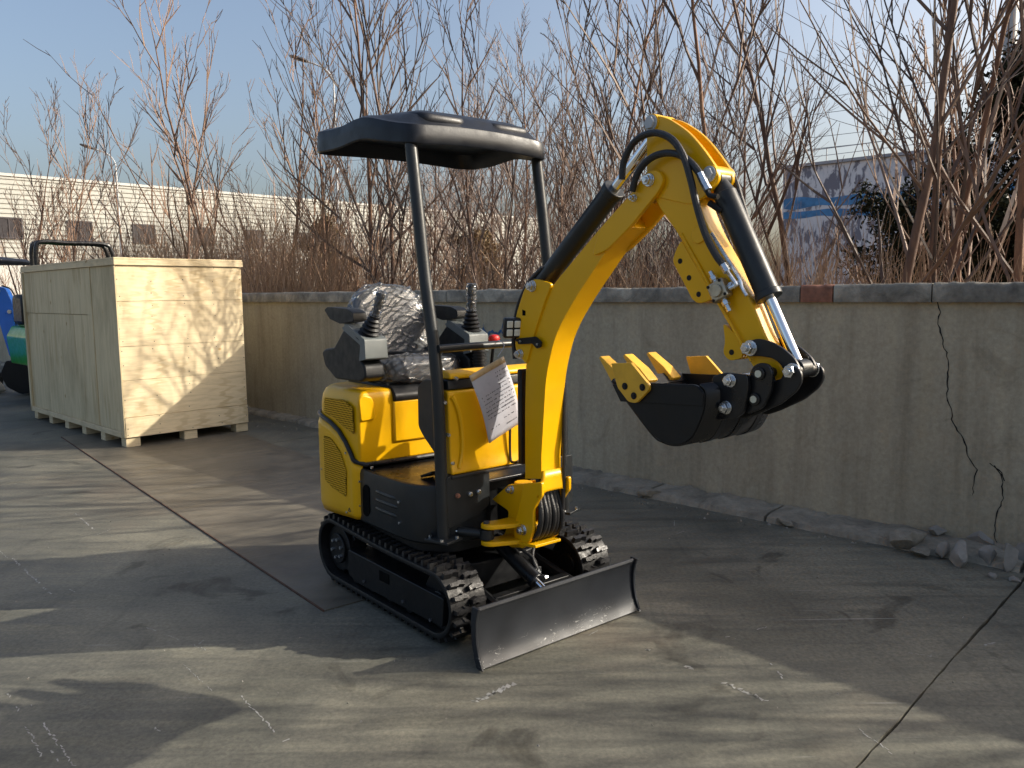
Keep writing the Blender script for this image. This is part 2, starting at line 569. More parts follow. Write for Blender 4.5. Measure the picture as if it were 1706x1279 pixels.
def tag(o, label=None, cat=None, group=None, kind=None):
    for k, v in (('label', label), ('category', cat), ('group', group), ('kind', kind)):
        if v:
            o[k] = v
    return o


def thing(name, label, cat, loc=(0, 0, 0), rz=0.0, group=None):
    o = bpy.data.objects.new(name, None)
    COL.objects.link(o)
    o.empty_display_size = 0.2
    o.location = loc
    o.rotation_euler = (0, 0, rz)
    return tag(o, label, cat, group)


def copy_tree(o, parent=None):
    c = o.copy()
    COL.objects.link(c)
    c.parent = parent
    for ch in list(o.children):
        copy_tree(ch, c)
    return c


def smooth_path(pts, k=6):
    """Catmull-Rom through 3D points"""
    P = [Vector(p) for p in pts]
    P = [P[0] * 2 - P[1]] + P + [P[-1] * 2 - P[-2]]
    out = []
    for i in range(1, len(P) - 2):
        a, b, c, d = P[i - 1:i + 3]
        for j in range(k):
            t = j / k
            out.append(0.5 * ((2 * b) + (c - a) * t + (2 * a - 5 * b + 4 * c - d) * t * t + (3 * b - a - 3 * c + d) * t ** 3))
    out.append(P[-2])
    return out


def arc(cx, cz, r, a0, a1, n=10):
    return [(cx + r * math.cos(R(a0 + (a1 - a0) * i / n)), cz + r * math.sin(R(a0 + (a1 - a0) * i / n))) for i in range(n + 1)]


# yard frame: WU runs along the boundary wall (away to the left), WN points through it
WU = Vector((-0.720, 0.694, 0))
WN = Vector((0.694, 0.720, 0))


def yard_pt(u, v, z=0.0):
    return WU * u + WN * v + Vector((0, 0, z))


# ================================================================== SETTING
b = MB()
b.add([(-400, -60, -0.045), (400, -60, -0.045), (400, 500, -0.045), (-400, 500, -0.045)], [(0, 1, 2, 3)])
ground = tag(b.build('ground', 'leaf_litter', fix=False), kind='structure')
pavement = MB()
pavement.add([yard_pt(-14, -14, -0.03), yard_pt(24, -14, -0.03), yard_pt(24, 5.2, -0.03), yard_pt(-14, 5.2, -0.03)], [(0, 3, 2, 1)])
yard_o = tag(pavement.build('concrete_yard', 'crack_dark', fix=False), kind='structure')
J = 0.011
ulines = [-14, -7.2, 0.87, 7.4, 13.4, 24]
vlines = [-14, -7, -1.1, 5.16]
for i in range(len(ulines) - 1):
    for j in range(len(vlines) - 1):
        u0_, u1_, v0_, v1_ = ulines[i] + J / 2, ulines[i + 1] - J / 2, vlines[j] + J / 2, vlines[j + 1] - J / 2
        rng = random.Random(i * 7 + j)

        def wob(p, q, n, off):
            res = []
            for k in range(n):
                t = k / n
                x, y = p[0] + (q[0] - p[0]) * t, p[1] + (q[1] - p[1]) * t
                w = 0.006 * noise.noise((x * 3.1 + off, y * 3.1, 0.3)) + rng.uniform(-0.0025, 0.0025)
                nx, ny = -(q[1] - p[1]), q[0] - p[0]
                ln = math.hypot(nx, ny)
                res.append((x + nx / ln * w, y + ny / ln * w))
            return res
        c4 = [(u0_, v0_), (u1_, v0_), (u1_, v1_), (u0_, v1_)]
        loop = []
        for k in range(4):
            loop += wob(c4[k], c4[(k + 1) % 4], 90, i + j * 3.3)
        top = [yard_pt(u, v, 0.0) for u, v in loop]
        bot = [yard_pt(u, v, -0.028) for u, v in loop]
        n = len(loop)
        m = MB()
        m.add(top + bot, [tuple(range(n))] + [(a, n + a, n + (a + 1) % n, (a + 1) % n) for a in range(n)])
        m.build('slab', 'yard_concrete', yard_o, angle=30)

# pale scuffs and scratches on the slabs
rng = random.Random(5)
m = MB()


def scratch(a, b_, w, breaks=0.35, jit=0.006):
    A, B = Vector((a[0], a[1], 0.0014)), Vector((b_[0], b_[1], 0.0014))
    L_ = (B - A).length
    n = max(3, int(L_ / 0.022))
    d = (B - A).normalized()
    s = Vector((-d.y, d.x, 0))
    for k in range(n):
        if noise.noise((A.x * 5 + k * 0.21, A.y * 9, 2.2)) < breaks - 0.5 + rng.uniform(-0.2, 0.2):
            continue
        t0, t1 = k / n, (k + rng.uniform(0.6, 1.05)) / n
        o1, o2 = rng.uniform(-jit, jit), rng.uniform(-jit, jit)
        w1, w2 = w * rng.uniform(0.3, 1.0), w * rng.uniform(0.3, 1.0)
        p, q = A.lerp(B, t0) + s * o1, A.lerp(B, t1) + s * o2
        m.add([p - s * w1, q - s * w2, q + s * w2, p + s * w1], [(0, 1, 2, 3)])


G = [(0.552, 3.225), (1.008, 2.693), (0.833, 3.762), (0.972, 3.878), (-0.152, 2.800), (0.000, 2.943), (-2.916, 4.500), (-2.361, 3.926), (-1.863, 2.879), (-1.416, 2.412), (-1.737, 3.539), (-1.296, 3.249), (-1.417, 3.114), (-1.368, 3.370), (-1.935, 2.903), (-1.561, 2.478), (-1.366, 2.739), (-1.152, 2.541), (-1.038, 2.862), (-0.828, 2.609), (-0.791, 2.553), (-0.670, 2.645), (1.178, 2.592), (1.252, 2.367), (1.038, 3.197), (1.047, 2.866), (-4.374, 6.975), (-4.089, 7.086), (-3.138, 5.544), (-2.698, 5.024), (1.595, 4.636), (1.690, 4.598), (1.923, 3.205), (2.057, 3.260), (-1.823, 4.218), (-1.775, 4.245)]
for k in range(0, len(G) - 1, 2):
    scratch(G[k], G[k + 1], rng.uniform(0.0025, 0.006), 0.55)
scratch(G[0], G[1], 0.008, 0.45, 0.012)
scratch(G[2], G[3], 0.018, 0.3, 0.012)
scratch(G[4], G[5], 0.016, 0.35, 0.012)
for k in range(70):
    c = Vector((rng.uniform(-3.2, 2.6), rng.uniform(2.3, 7), 0))
    an = rng.choice((0.5, 0.7, 2.2, 2.4, 1.2)) + rng.uniform(-0.3, 0.3)
    l = rng.uniform(0.04, 0.3)
    scratch(c, c + Vector((math.cos(an), math.sin(an), 0)) * l, rng.uniform(0.0015, 0.004), 0.6, 0.003)
sc_o = tag(m.build('scuff_marks', 'scuff', yard_o, fix=False, angle=0), kind='stuff')

# crumbs of grit lying about
m = MB()
for k in range(420):
    if k < 260:
        p = yard_pt(rng.uniform(-2, 9), 4.78 - abs(rng.gauss(0, 0.10)), 0)
    else:
        p = Vector((rng.uniform(-3, 2.6), rng.uniform(2.3, 6.5), 0))
    s = rng.uniform(0.002, 0.007) if k > 260 else rng.uniform(0.003, 0.014)
    q = [Vector((rng.gauss(0, 1), rng.gauss(0, 1), 0)).normalized() * s * rng.uniform(0.6, 1.2) for _ in range(3)]
    m.add([p + q[0], p + q[1], p + q[2], p + Vector((0, 0, s * 0.9))], [(0, 1, 2), (0, 1, 3), (1, 2, 3), (2, 0, 3)])
grit = tag(m.build('grit', 'stone', None, angle=0), 'small crumbs of grit scattered over the concrete yard', 'grit', kind='stuff')

# ------------------------------------------------------------------ boundary wall
WV0, WV1, WH = 5.09, 5.33, 1.425
wall_t = thing('boundary_wall', 'grey rendered boundary wall with concrete coping behind the yellow excavator', 'wall')
m = MB()
NU, NZ = 150, 10


def wpt(u, z):
    k = 0.010 * noise.noise((u * 0.55, z * 0.8, 4)) + 0.004 * noise.noise((u * 2.3, z * 2.5, 9))
    return yard_pt(u, WV0 + k, z)


U0, U1 = -9.0, 24.0
vs, fs = [], []
for i in range(NU + 1):
    u = U0 + (U1 - U0) * i / NU
    for j in range(NZ + 1):
        vs.append(wpt(u, -0.04 + (WH + 0.04) * j / NZ))
for i in range(NU):
    for j in range(NZ):
        a = i * (NZ + 1) + j
        fs.append((a, a + 1, a + NZ + 2, a + NZ + 1))
m.add(vs, fs)
o_ = len(m.v)
m.add([yard_pt(U0, WV1, -0.04), yard_pt(U1, WV1, -0.04), yard_pt(U1, WV1, WH), yard_pt(U0, WV1, WH)], [(0, 1, 2, 3)])
m.build('wall_face', 'wall_render', wall_t, fix=False, angle=60)
# coping blocks
rb = [(2.267, 1.497), (2.052, 1.495), (1.477, 1.489)]
cuts = [-9, -6.6, -4.2, -1.62, rb[2][0], rb[1][0], rb[0][0], 4.0, 5.72, 8.1, 10.6, 13.0, 15.5, 18.0, 21.0, 24.0]
rng = random.Random(11)
for k in range(len(cuts) - 1):
    a, e = cuts[k] + 0.004, cuts[k + 1] - 0.004
    top = 0.112 + rng.uniform(-0.006, 0.006)
    m = MB()
    nseg = max(3, int((e - a) / 0.025))
    rings = []
    for i in range(nseg + 1):
        u = a + (e - a) * i / nseg
        f1 = 0.010 * noise.noise((u * 5.0, 0, k)) + 0.010 * noise.noise((u * 19.0, 3, k))
        f2 = 0.012 * noise.noise((u * 4.0, 8, k)) + 0.011 * noise.noise((u * 23.0, 5, k))
        lo, hi = WH + 0.001, WH + top
        pr = [(WV0 - 0.035 + f1, lo), (WV0 - 0.037 + f1, hi - 0.018 + f2), (WV0 - 0.018 + f1, hi + f2), (WV1 + 0.03, hi), (WV1 + 0.03, lo)]
        rings.append([yard_pt(u, v, z) for v, z in pr])
    m.loft(rings)
    m.build('coping_block', 'brick_red' if k == 5 else 'coping_concrete', wall_t, angle=50,
            label='reddish brick piece showing in the coping' if k == 5 else None)


# cracks: narrow dark grooves on the render
def crack(pts, w, name='crack'):
    rg = random.Random(len(pts))
    P = []
    for (a, b2), (c, d) in zip(pts[:-1], pts[1:]):
        n = max(2, int(math.hypot(c - a, d - b2) / 0.022))
        for k in range(n):
            t = k / n
            P.append((a + (c - a) * t + rg.uniform(-0.006, 0.006), b2 + (d - b2) * t))
    P.append(pts[-1])
    mm = MB()
    n = len(P)
    vs = []
    for i, (u, z) in enumerate(P):
        ww = w * rg.uniform(0.35, 1.2) * min(1, (n - i) / 8 + 0.15)
        for s, off in ((-1, 0.0004), (1, 0.0004)):
            q = wpt(u + s * ww, z)
            vs.append(q - WN * (0.0022 + off))
    mm.add(vs, [(2 * i, 2 * i + 1, 2 * i + 3, 2 * i + 2) for i in range(n - 1)])
    mm.build(name, 'crack_dark', wall_t, fix=False, angle=0)


CR1 = [(1.462, 1.444), (1.439, 1.368), (1.446, 1.298), (1.382, 1.090), (1.379, 0.897), (1.339, 0.724), (1.281, 0.642), (1.244, 0.523), (1.205, 0.469), (1.219, 0.315)]
CR2 = [(1.113, 0.507), (1.081, 0.460), (1.062, 0.325), (1.092, 0.215), (1.095, 0.109), (1.071, 0.036)]
crack(CR1, 0.0042)
crack(CR2, 0.0036)
crack([(CR2[0][0] + 0.03, CR2[0][1] + 0.01), (CR2[1][0] - 0.004, CR2[1][1] + 0.012), (CR2[2][0], CR2[2][1] + 0.1)], 0.010, 'spalled_patch')
# blue scrawl on the render beside the seat
for pl in ([(5.306, 1.135), (5.258, 1.181), (5.212, 1.138), (5.149, 1.161), (5.088, 1.141), (5.027, 1.175)], [(5.011, 1.229), (5.027, 1.165), (4.982, 1.134), (4.907, 1.157)], [(5.257, 1.224), (5.243, 1.115)]):
    mm = MB()
    pp = smooth_path([wpt(u, z) - WN * 0.004 for u, z in pl], 5)
    vs = []
    for i, p in enumerate(pp):
        w = Vector((0, 0, 0.013 + 0.006 * math.sin(i * 1.7)))
        vs += [p - w, p + w]
    mm.add(vs, [(2 * i, 2 * i + 1, 2 * i + 3, 2 * i + 2) for i in range(len(pp) - 1)])
    mm.build('painted_scrawl', 'graffiti_blue', wall_t, fix=False, angle=0)

# ------------------------------------------------------------------ footing strip at the wall's base
kerb_t = thing('wall_footing', 'low rough concrete footing strip running along the base of the boundary wall', 'kerb')
segs = [-9, -5.5, -2.2, -0.1, 0.9, 2.35, 3.3, 5.6, 8.3, 11.5, 16, 24]
for k in range(len(segs) - 1):
    a, e = segs[k] + 0.01, segs[k + 1] - 0.01
    m = MB()
    ns = max(4, int((e - a) / 0.03))
    rings = []
    for i in range(ns + 1):
        u = a + (e - a) * i / ns
        wd = 0.27 * (1 - 0.5 * max(0, min(1, (u - 4.5) / 4)))
        n1 = 0.030 * noise.noise((u * 2.2, 1.0, 0)) + 0.022 * noise.noise((u * 9, 2, 0)) + 0.010 * noise.noise((u * 27, 2, 0))
        n2 = 0.012 * noise.noise((u * 6, 5, 0)) + 0.010 * noise.noise((u * 19, 5, 0))
        h = 0.048 + n2 * 1.4
        pr = [(WV0 - wd + n1 - 0.012, -0.001), (WV0 - wd + n1, h * 0.72), (WV0 - wd * 0.8 + n1, h), (WV0 - wd * 0.35, h * 1.12 + 0.5 * n2), (WV0 - 0.004, h * 1.2), (WV0 - 0.004, -0.001)]
        rings.append([yard_pt(u, v, z) for v, z in pr])
    m.loft(rings)
    m.build('footing_piece', 'kerb_concrete', kerb_t, angle=55)


def rock(name, label, loc, size, seed, mat='stone', rz=0.0, flat=0.7, cat='stone', group=None):
    rg = random.Random(seed)
    bm = bmesh.new()
    bmesh.ops.create_icosphere(bm, subdivisions=3, radius=1.0)
    planes = []
    for _ in range(14):
        n = Vector((rg.gauss(0, 1), rg.gauss(0, 1), rg.gauss(0, 1))).normalized()
        planes.append((n, rg.uniform(0.42, 0.8)))
    for v in bm.verts:
        for n, d in planes:
            k = v.co.dot(n)
            if k > d:
                v.co -= n * (k - d)
        v.co *= 1 + 0.10 * noise.noise(v.co * 2.2 + Vector((seed, 0, 0))) + 0.04 * noise.noise(v.co * 7)
    for v in bm.verts:
        v.co = Vector((v.co.x * size[0], v.co.y * size[1], v.co.z * size[2]))
    zmin = min(v.co.z for v in bm.verts)
    for v in bm.verts:
        v.co.z -= zmin + size[2] * 0.12
    me = bpy.data.meshes.new(name)
    bm.to_mesh(me)
    bm.free()
    me.polygons.foreach_set('use_smooth', [True] * len(me.polygons))
    me.set_sharp_from_angle(angle=R(28))
    o = link(name, me, mat)
    o.location = loc
    o.rotation_euler = (0, 0, rz)
    return tag(o, label, cat, group)


RK = [(2.266, 4.502), (2.315, 4.393), (2.405, 4.339), (2.439, 4.218), (2.694, 4.489), (2.595, 4.233), (2.760, 4.380), (2.650, 4.136), (2.835, 4.326), (2.794, 4.179), (2.513, 4.606), (2.507, 4.031), (2.582, 3.976)]
RLAB = [('pale lump of broken concrete lying at the left end of the rubble pile', (0.127, 0.084, 0.088)),
        ('flat concrete fragment half sunk against the wall footing', (0.081, 0.060, 0.048)),
        ('rounded stone in front of the rubble pile by the wall crack', (0.069, 0.060, 0.064)),
        ('largest stone at the front of the rubble pile', (0.098, 0.072, 0.088)),
        ('dark earthy lump at the foot of the crack in the wall', (0.103, 0.084, 0.096)),
        ('squarish grey stone in the middle of the rubble', (0.063, 0.060, 0.080)),
        ('flat slab of render leaning on the rubble by the wall', (0.127, 0.072, 0.048)),
        ('small upright stone at the front right of the rubble', (0.052, 0.048, 0.088)),
        ('pale stone at the right edge of the picture against the wall', (0.103, 0.072, 0.088)),
        ('stone cut by the right edge of the picture', (0.092, 0.072, 0.080)),
        ('slim fragment resting on the end of the footing strip', (0.092, 0.042, 0.048)),
        ('pebble in front of the rubble pile', (0.029, 0.024, 0.018)),
        ('small chip of stone nearest the camera by the rubble', (0.034, 0.030, 0.020))]
for k, ((x, y), (lb, sz)) in enumerate(zip(RK, RLAB)):
    rock('rubble_stone', lb, (x, y, 0.045 if k == 10 else 0.0), sz, 30 + k, 'kerb_concrete' if k in (0, 1, 6) else 'stone', rz=k * 1.3, group='rubble at the foot of the wall')
p = [(1.005, 5.751), (1.741, 4.978), (0.750, 6.295)]
rock('broken_block', 'chunk of broken concrete block standing on the footing strip behind the blade', (p[0][0], p[0][1], 0.015), (0.125, 0.075, 0.05), 71, 'kerb_concrete', rz=-0.75, cat='block')
rock('broken_brick', 'small flat piece of brick at the edge of the footing strip', (p[1][0], p[1][1], 0.0), (0.075, 0.04, 0.035), 72, 'kerb_concrete', rz=-0.8, cat='brick')

# ------------------------------------------------------------------ rusty steel plate on the yard
EX_LOC = Vector((-0.30414, 3.98088, 0.0))
EX_RZ = R(-50.758)
plate = thing('steel_plate', 'long rusty brown steel plate lying flat between the crate and the excavator', 'steel plate', EX_LOC, EX_RZ)
m = MB()
m.box((-3.29, 0.115, 0.0035), (6.30, 1.56, 0.005))
m.build('plate_top', 'plate_steel', plate)
m = MB()
m.box((-3.29, -0.668, 0.0040), (6.30, 0.008, 0.0075))
m.build('rusty_edge', 'rust_edge', plate)

# ------------------------------------------------------------------ wooden crate
ca = [(-3.871, 7.863)]
crate = thing('wooden_crate', 'large pale plywood shipping crate standing at the left', 'crate', (ca[0][0], ca[0][1], 0.0065), R(46))
CW, CL, CH = 1.335, 3.05, 1.88
Z0 = 0.095


def panel(name, x0, x1, y0, y1, z0, z1, mat, bev=0.002, label=None):
    m = MB()
    m.box(((x0 + x1) / 2, (y0 + y1) / 2, (z0 + z1) / 2), (x1 - x0, y1 - y0, z1 - z0))
    return m.build(name, mat, crate, bevel=bev, label=label)


rng = random.Random(3)
panel('core', 0.045, CW - 0.03, 0.05, CL - 0.05, Z0 + 0.01, CH - 0.04, 'wood_side', 0)
for z0, z1, dy in ((0.098, 0.296, -0.012), (0.300, 0.668, 0.0), (0.671, 1.008, 0.001), (1.011, 1.455, -0.001), (1.458, 1.808, 0.0005)):
    panel('front_board', 0.012, CW - 0.012, dy, 0.030, z0, z1, 'wood_front')
panel('front_batten', -0.004, CW + 0.004, -0.020, 0.02, 1.811, 1.868, 'wood_batten')
panel('corner_batten', -0.002, 0.010, -0.006, 0.055, 0.10, 1.808, 'wood_side')
panel('side_panel', 0.016, 0.034, 0.058, 0.70, Z0 + 0.055, 1.808, 'wood_side')
panel('side_strip', 0.008, 0.03, 0.703, 0.83, Z0 + 0.055, 1.808, 'wood_side')
panel('side_panel', 0.018, 0.036, 0.833, CL - 0.06, Z0 + 0.055, 1.315, 'wood_side')
panel('side_panel', 0.010, 0.036, 0.833, CL - 0.06, 1.319, 1.808, 'wood_side')
panel('side_batten', -0.006, 0.03, CL - 0.058, CL, Z0, 1.808, 'wood_side')
panel('side_batten', -0.006, 0.03, 0.057, CL, Z0 - 0.002, Z0 + 0.052, 'wood_batten')
panel('side_batten', -0.006, 0.03, 0.022, CL, 1.811, 1.868, 'wood_batten')
panel('far_side_panel', CW - 0.028, CW - 0.002, 0.034, CL, Z0, 1.868, 'wood_side')
panel('back_panel', 0.03, CW - 0.03, CL - 0.03, CL - 0.002, Z0, 1.868, 'wood_side')
panel('lid', 0.0, CW, -0.012, CL, 1.870, 1.886, 'wood_batten')
for i, x in enumerate((0.085, 0.675, 1.255)):
    for j in range(6):
        panel('foot_block', x - 0.07, x + 0.07, 0.01 + j * 0.57, 0.135 + j * 0.57, 0.0, Z0 - 0.004, 'wood_batten')
# nails along the front
m = MB()
for z0 in (0.13, 0.20, 0.27, 0.36, 0.48, 0.60, 0.72, 0.84, 0.96, 1.06, 1.18, 1.30, 1.42, 1.52, 1.66, 1.78):
    for x in (0.028, 0.34, 0.68, 1.0, CW - 0.028):
        if rng.random() < 0.7:
            xx, zz = x + rng.uniform(-0.015, 0.015), z0 + rng.uniform(-0.02, 0.02)
            m.cyl((xx, -0.0028 - (0.012 if zz < 0.3 else 0), zz), (xx, 0.006, zz), 0.005, 6)
tag(m.build('nail_heads', 'lamp_dark', crate, angle=0), kind='stuff')

# ------------------------------------------------------------------ trees
def branch_pts(p, d, length, n, rg, bend, up):
    pts = [p.copy()]
    d = d.normalized()
    for i in range(n):
        d = (d + Vector((rg.gauss(0, bend), rg.gauss(0, bend), rg.gauss(0, bend * 0.6) + up))).normalized()
        p = p + d * (length / n)
        pts.append(p.copy())
    return pts


def grow(seed, height, r0, n1=16, n2=7, n3=5, start=0.16, spread=(28, 55), lean=0.05, stems=1, twig=1.0):
    """bare tree: returns (trunk mesh, crown mesh)"""
    rg = random.Random(seed)
    tr, cr_ = MB(), MB()
    for s in range(stems):
        hh = height * (1 if s == 0 else rg.uniform(0.7, 0.95))
        a0 = rg.uniform(0, 6.28)
        d0 = Vector((math.cos(a0) * (lean if s == 0 else 0.22), math.sin(a0) * (lean if s == 0 else 0.22), 1))
        tp = branch_pts(Vector((math.cos(a0) * 0.06 * s, math.sin(a0) * 0.06 * s, -0.05)), d0, hh, 14, rg, 0.045, 0.03)
        rr = r0 * (1 if s == 0 else rg.uniform(0.55, 0.8))
        rad = [max(0.003, rr * (1.18 if i == 0 else 1) * (1 - i / 14.6) ** 0.9) for i in range(15)]
        tr.tube(tp, rad, 7)
        az = rg.uniform(0, 6.28)
        for k in range(n1):
            t = start + (0.97 - start) * (k + rg.uniform(0, 0.8)) / n1
            i = min(13, int(t * 14))
            base = tp[i].lerp(tp[i + 1], t * 14 - i)
            az += 2.4 + rg.uniform(-0.5, 0.5)
            el = R(90 - rg.uniform(*spread))
            d = Vector((math.cos(az) * math.cos(el), math.sin(az) * math.cos(el), math.sin(el)))
            ln = hh * (0.42 * (1 - t) + 0.13) * rg.uniform(0.75, 1.35)
            br = rad[i] * rg.uniform(0.26, 0.48) + 0.0025 * twig
            bp = branch_pts(base, d, ln, 6, rg, 0.05, 0.085)
            cr_.tube(bp, [max(0.0022, br * (1 - q / 7)) for q in range(7)], 4, False)
            for k2 in range(n2):
                t2 = 0.15 + 0.82 * (k2 + rg.uniform(0, 0.9)) / n2
                i2 = min(5, int(t2 * 6))
                b2 = bp[i2].lerp(bp[i2 + 1], t2 * 6 - i2)
                dd = (bp[i2 + 1] - bp[i2]).normalized()
                side = dd.cross(Vector((rg.gauss(0, 1), rg.gauss(0, 1), rg.gauss(0, 1)))).normalized()
                d2 = (dd + side * rg.uniform(0.40, 0.78) + Vector((0, 0, 0.22))).normalized()
                l2 = ln * rg.uniform(0.22, 0.5) * (1.15 - t2 * 0.5)
                r2 = max(0.0026, br * (1 - t2) * 0.6 + 0.0014) * twig
                p2 = branch_pts(b2, d2, l2, 4, rg, 0.06, 0.08)
                cr_.tube(p2, [r2, r2 * 0.9, r2 * 0.75, r2 * 0.6, 0.0016 * twig], 3, False)
                for k3 in range(n3):
                    t3 = 0.2 + 0.75 * (k3 + rg.uniform(0, 0.9)) / n3
                    i3 = min(3, int(t3 * 4))
                    b3 = p2[i3].lerp(p2[i3 + 1], t3 * 4 - i3)
                    d3 = (p2[i3 + 1] - p2[i3]).normalized()
                    side = d3.cross(Vector((rg.gauss(0, 1), rg.gauss(0, 1), rg.gauss(0, 1)))).normalized()
                    d3 = (d3 + side * rg.uniform(0.45, 0.85) + Vector((0, 0, 0.15))).normalized()
                    l3 = l2 * rg.uniform(0.2, 0.5) + 0.03
                    p3 = branch_pts(b3, d3, l3, 2, rg, 0.08, 0.06)
                    cr_.tube(p3, [0.0024 * twig, 0.0020 * twig, 0.0013 * twig], 3, False)
    return tr.mesh('trunk', 60, False), cr_.mesh('crown', 60, False)


PROTO = {}
PROTO['big_a'] = grow(1, 7.2, 0.044, 12, 6, 3, 0.16, (20, 44), 0.10, 1, 1.4)
PROTO['big_b'] = grow(2, 7.0, 0.040, 12, 6, 3, 0.13, (18, 42), 0.06, 1, 1.4)
PROTO['big_c'] = grow(3, 6.6, 0.041, 11, 6, 3, 0.20, (20, 46), 0.12, 1, 1.4)
PROTO['sap_a'] = grow(4, 5.6, 0.032, 12, 5, 3, 0.10, (18, 38), 0.08, 1, 2.1)
PROTO['sap_b'] = grow(5, 5.2, 0.028, 9, 5, 3, 0.08, (18, 38), 0.05, 2, 2.1)
PROTO['sap_c'] = grow(6, 5.8, 0.036, 12, 5, 3, 0.12, (18, 38), 0.10, 1, 2.1)
PROTO['sap_d'] = grow(7, 4.6, 0.024, 9, 5, 3, 0.05, (16, 40), 0.10, 3, 2.0)
PROTO['far_a'] = grow(8, 7.0, 0.045, 18, 7, 4, 0.10, (22, 48), 0.05, 1, 2.0)
PROTO['far_b'] = grow(9, 6.4, 0.040, 14, 7, 4, 0.08, (22, 50), 0.06, 2, 2.0)


def put_tree(kind, x, y, scale, rz, label, group, tilt=(0, 0), name='bare_tree', far=False):
    t = thing(name, label, 'tree', (x, y, -0.05), rz, group)
    t.rotation_euler = (tilt[0], tilt[1], rz)
    t.scale = (scale, scale, scale)
    tr, cr_ = PROTO[kind]
    link('trunk', tr, 'bark', t)
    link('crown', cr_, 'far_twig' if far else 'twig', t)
    return t


def at(px, depth):
    """ground position of a thing seen in column px at the given depth"""
    return ((px - 853.0) / 1330.0 * depth, depth)


G1 = 'bare trees close behind the right stretch of wall'
big = [('big_a', 1478, 6.2, 1.00, 0.4, (0.02, -0.10), 'tall bare tree with forked reddish trunk, leftmost thick trunk above the cracked wall'),
       ('big_b', 1562, 6.7, 0.96, 2.1, (0.0, -0.05), 'bare tree with pale straight trunk just right of the forked reddish one'),
       ('big_c', 1655, 6.1, 1.02, 4.0, (0.0, 0.02), 'bare tree with bent trunk near the right edge of the picture'),
       ('sap_c', 1512, 7.3, 1.15, 1.0, (0.0, 0.0), 'slim bare tree between the two thick trunks above the cracked wall'),
       ('sap_a', 1228, 9.7, 1.35, 3.0, (0.0, 0.03), 'slender dark bare tree rising right of the excavator arm'),
       ('sap_c', 1345, 9.9, 1.25, 5.1, (0.0, -0.05), 'slender bare tree in front of the left edge of the grey building'),
       ('sap_d', 1610, 7.4, 1.2, 0.3, (0, 0.06), 'bushy many stemmed bare tree in front of the evergreen'),
       ('big_b', 1745, 6.6, 1.0, 0.7, (0, -0.05), 'bare tree whose branches reach in over the right edge of the picture')]
for k, px, dp, sc, rz, tl, lb in big:
    x, y = at(px, dp)
    put_tree(k, x, y, sc, rz, lb, G1, tl)
mid = [('sap_c', 600, 11.6, 1.20, 0.2, 'tall forked bare tree seen left of the canopy post'),
       ('sap_a', 668, 11.0, 1.28, 1.7, 'tallest bare tree, rising above the canopy roof'),
       ('big_b', 560, 12.4, 0.80, 2.9, 'bare tree with reddish trunk beside the tall white lamp post'),
       ('sap_b', 470, 12.6, 1.22, 4.0, 'bare tree rising above the right end of the crate'),
       ('sap_c', 395, 13.4, 1.15, 5.2, 'upright bare tree above the right half of the crate'),
       ('sap_a', 305, 14.4, 1.05, 0.9, 'wide bare tree above the left half of the crate top'),
       ('sap_b', 208, 15.2, 0.98, 2.2, 'bare tree in front of the second warehouse window'),
       ('sap_c', 120, 16.0, 0.98, 3.3, 'leftmost tall bare tree, in front of the white warehouse'),
       ('sap_d', 42, 16.8, 1.2, 4.4, 'low spreading bare tree at the left edge before the warehouse'),
       ('sap_a', 985, 10.6, 1.15, 5.7, 'bare tree standing between canopy and excavator boom'),
       ('sap_d', 1062, 10.9, 1.25, 1.2, 'many stemmed bare tree directly behind the top of the boom'),
       ('sap_c', 830, 10.6, 1.0, 3.8, 'bare tree seen under the right half of the canopy')]
G2 = 'bare trees behind the left and middle stretch of wall'
rng = random.Random(8)
for k, px, dp, sc, rz, lb in mid:
    x, y = at(px, dp)
    put_tree(k, x, y, sc, rz, lb, G2, (rng.uniform(-0.05, 0.05), rng.uniform(-0.06, 0.06)))
LBS = 'thin bare sapling lost in the thicket behind the wall'
for i in range(22):
    px = -60 + i * 60 + rng.uniform(-22, 22)
    base = 5.75 / (0.72 + 0.694 * (px - 853) / 1330.0)
    dp = base * rng.uniform(1.06, 1.45)
    x, y = at(px, dp)
    put_tree(rng.choice(('sap_b', 'sap_d', 'sap_d', 'sap_a')), x, y, rng.uniform(0.55, 0.85), rng.uniform(0, 6.28), LBS, 'thin saplings in the thicket', (rng.uniform(-0.08, 0.08), rng.uniform(-0.08, 0.08)), 'bare_sapling')
LBF = 'far grey bare tree in the wood beyond the thicket'
for i in range(13):
    px = 690 + i * 45 + rng.uniform(-14, 14)
    dp = rng.uniform(19, 32)
    x, y = at(px, dp)
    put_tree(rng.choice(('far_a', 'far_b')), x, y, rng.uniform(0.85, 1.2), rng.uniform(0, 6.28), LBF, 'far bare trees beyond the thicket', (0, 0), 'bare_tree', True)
# the wood goes on to the right beyond the picture, where the sun stands
LBO = 'bare tree behind the wall beyond the right edge of the picture'
for (x, y, k, sc) in ((6.6, 3.9, 'big_a', 0.95), (7.4, 2.6, 'sap_c', 1.0), (8.3, 1.6, 'big_b', 0.9), (9.0, 3.2, 'sap_a', 1.1), (7.9, 5.0, 'sap_b', 1.1), (9.8, 0.6, 'big_c', 0.9)):
    put_tree(k, x, y, sc, x * 3.1, LBO, 'bare trees beyond the right edge', (0, 0))


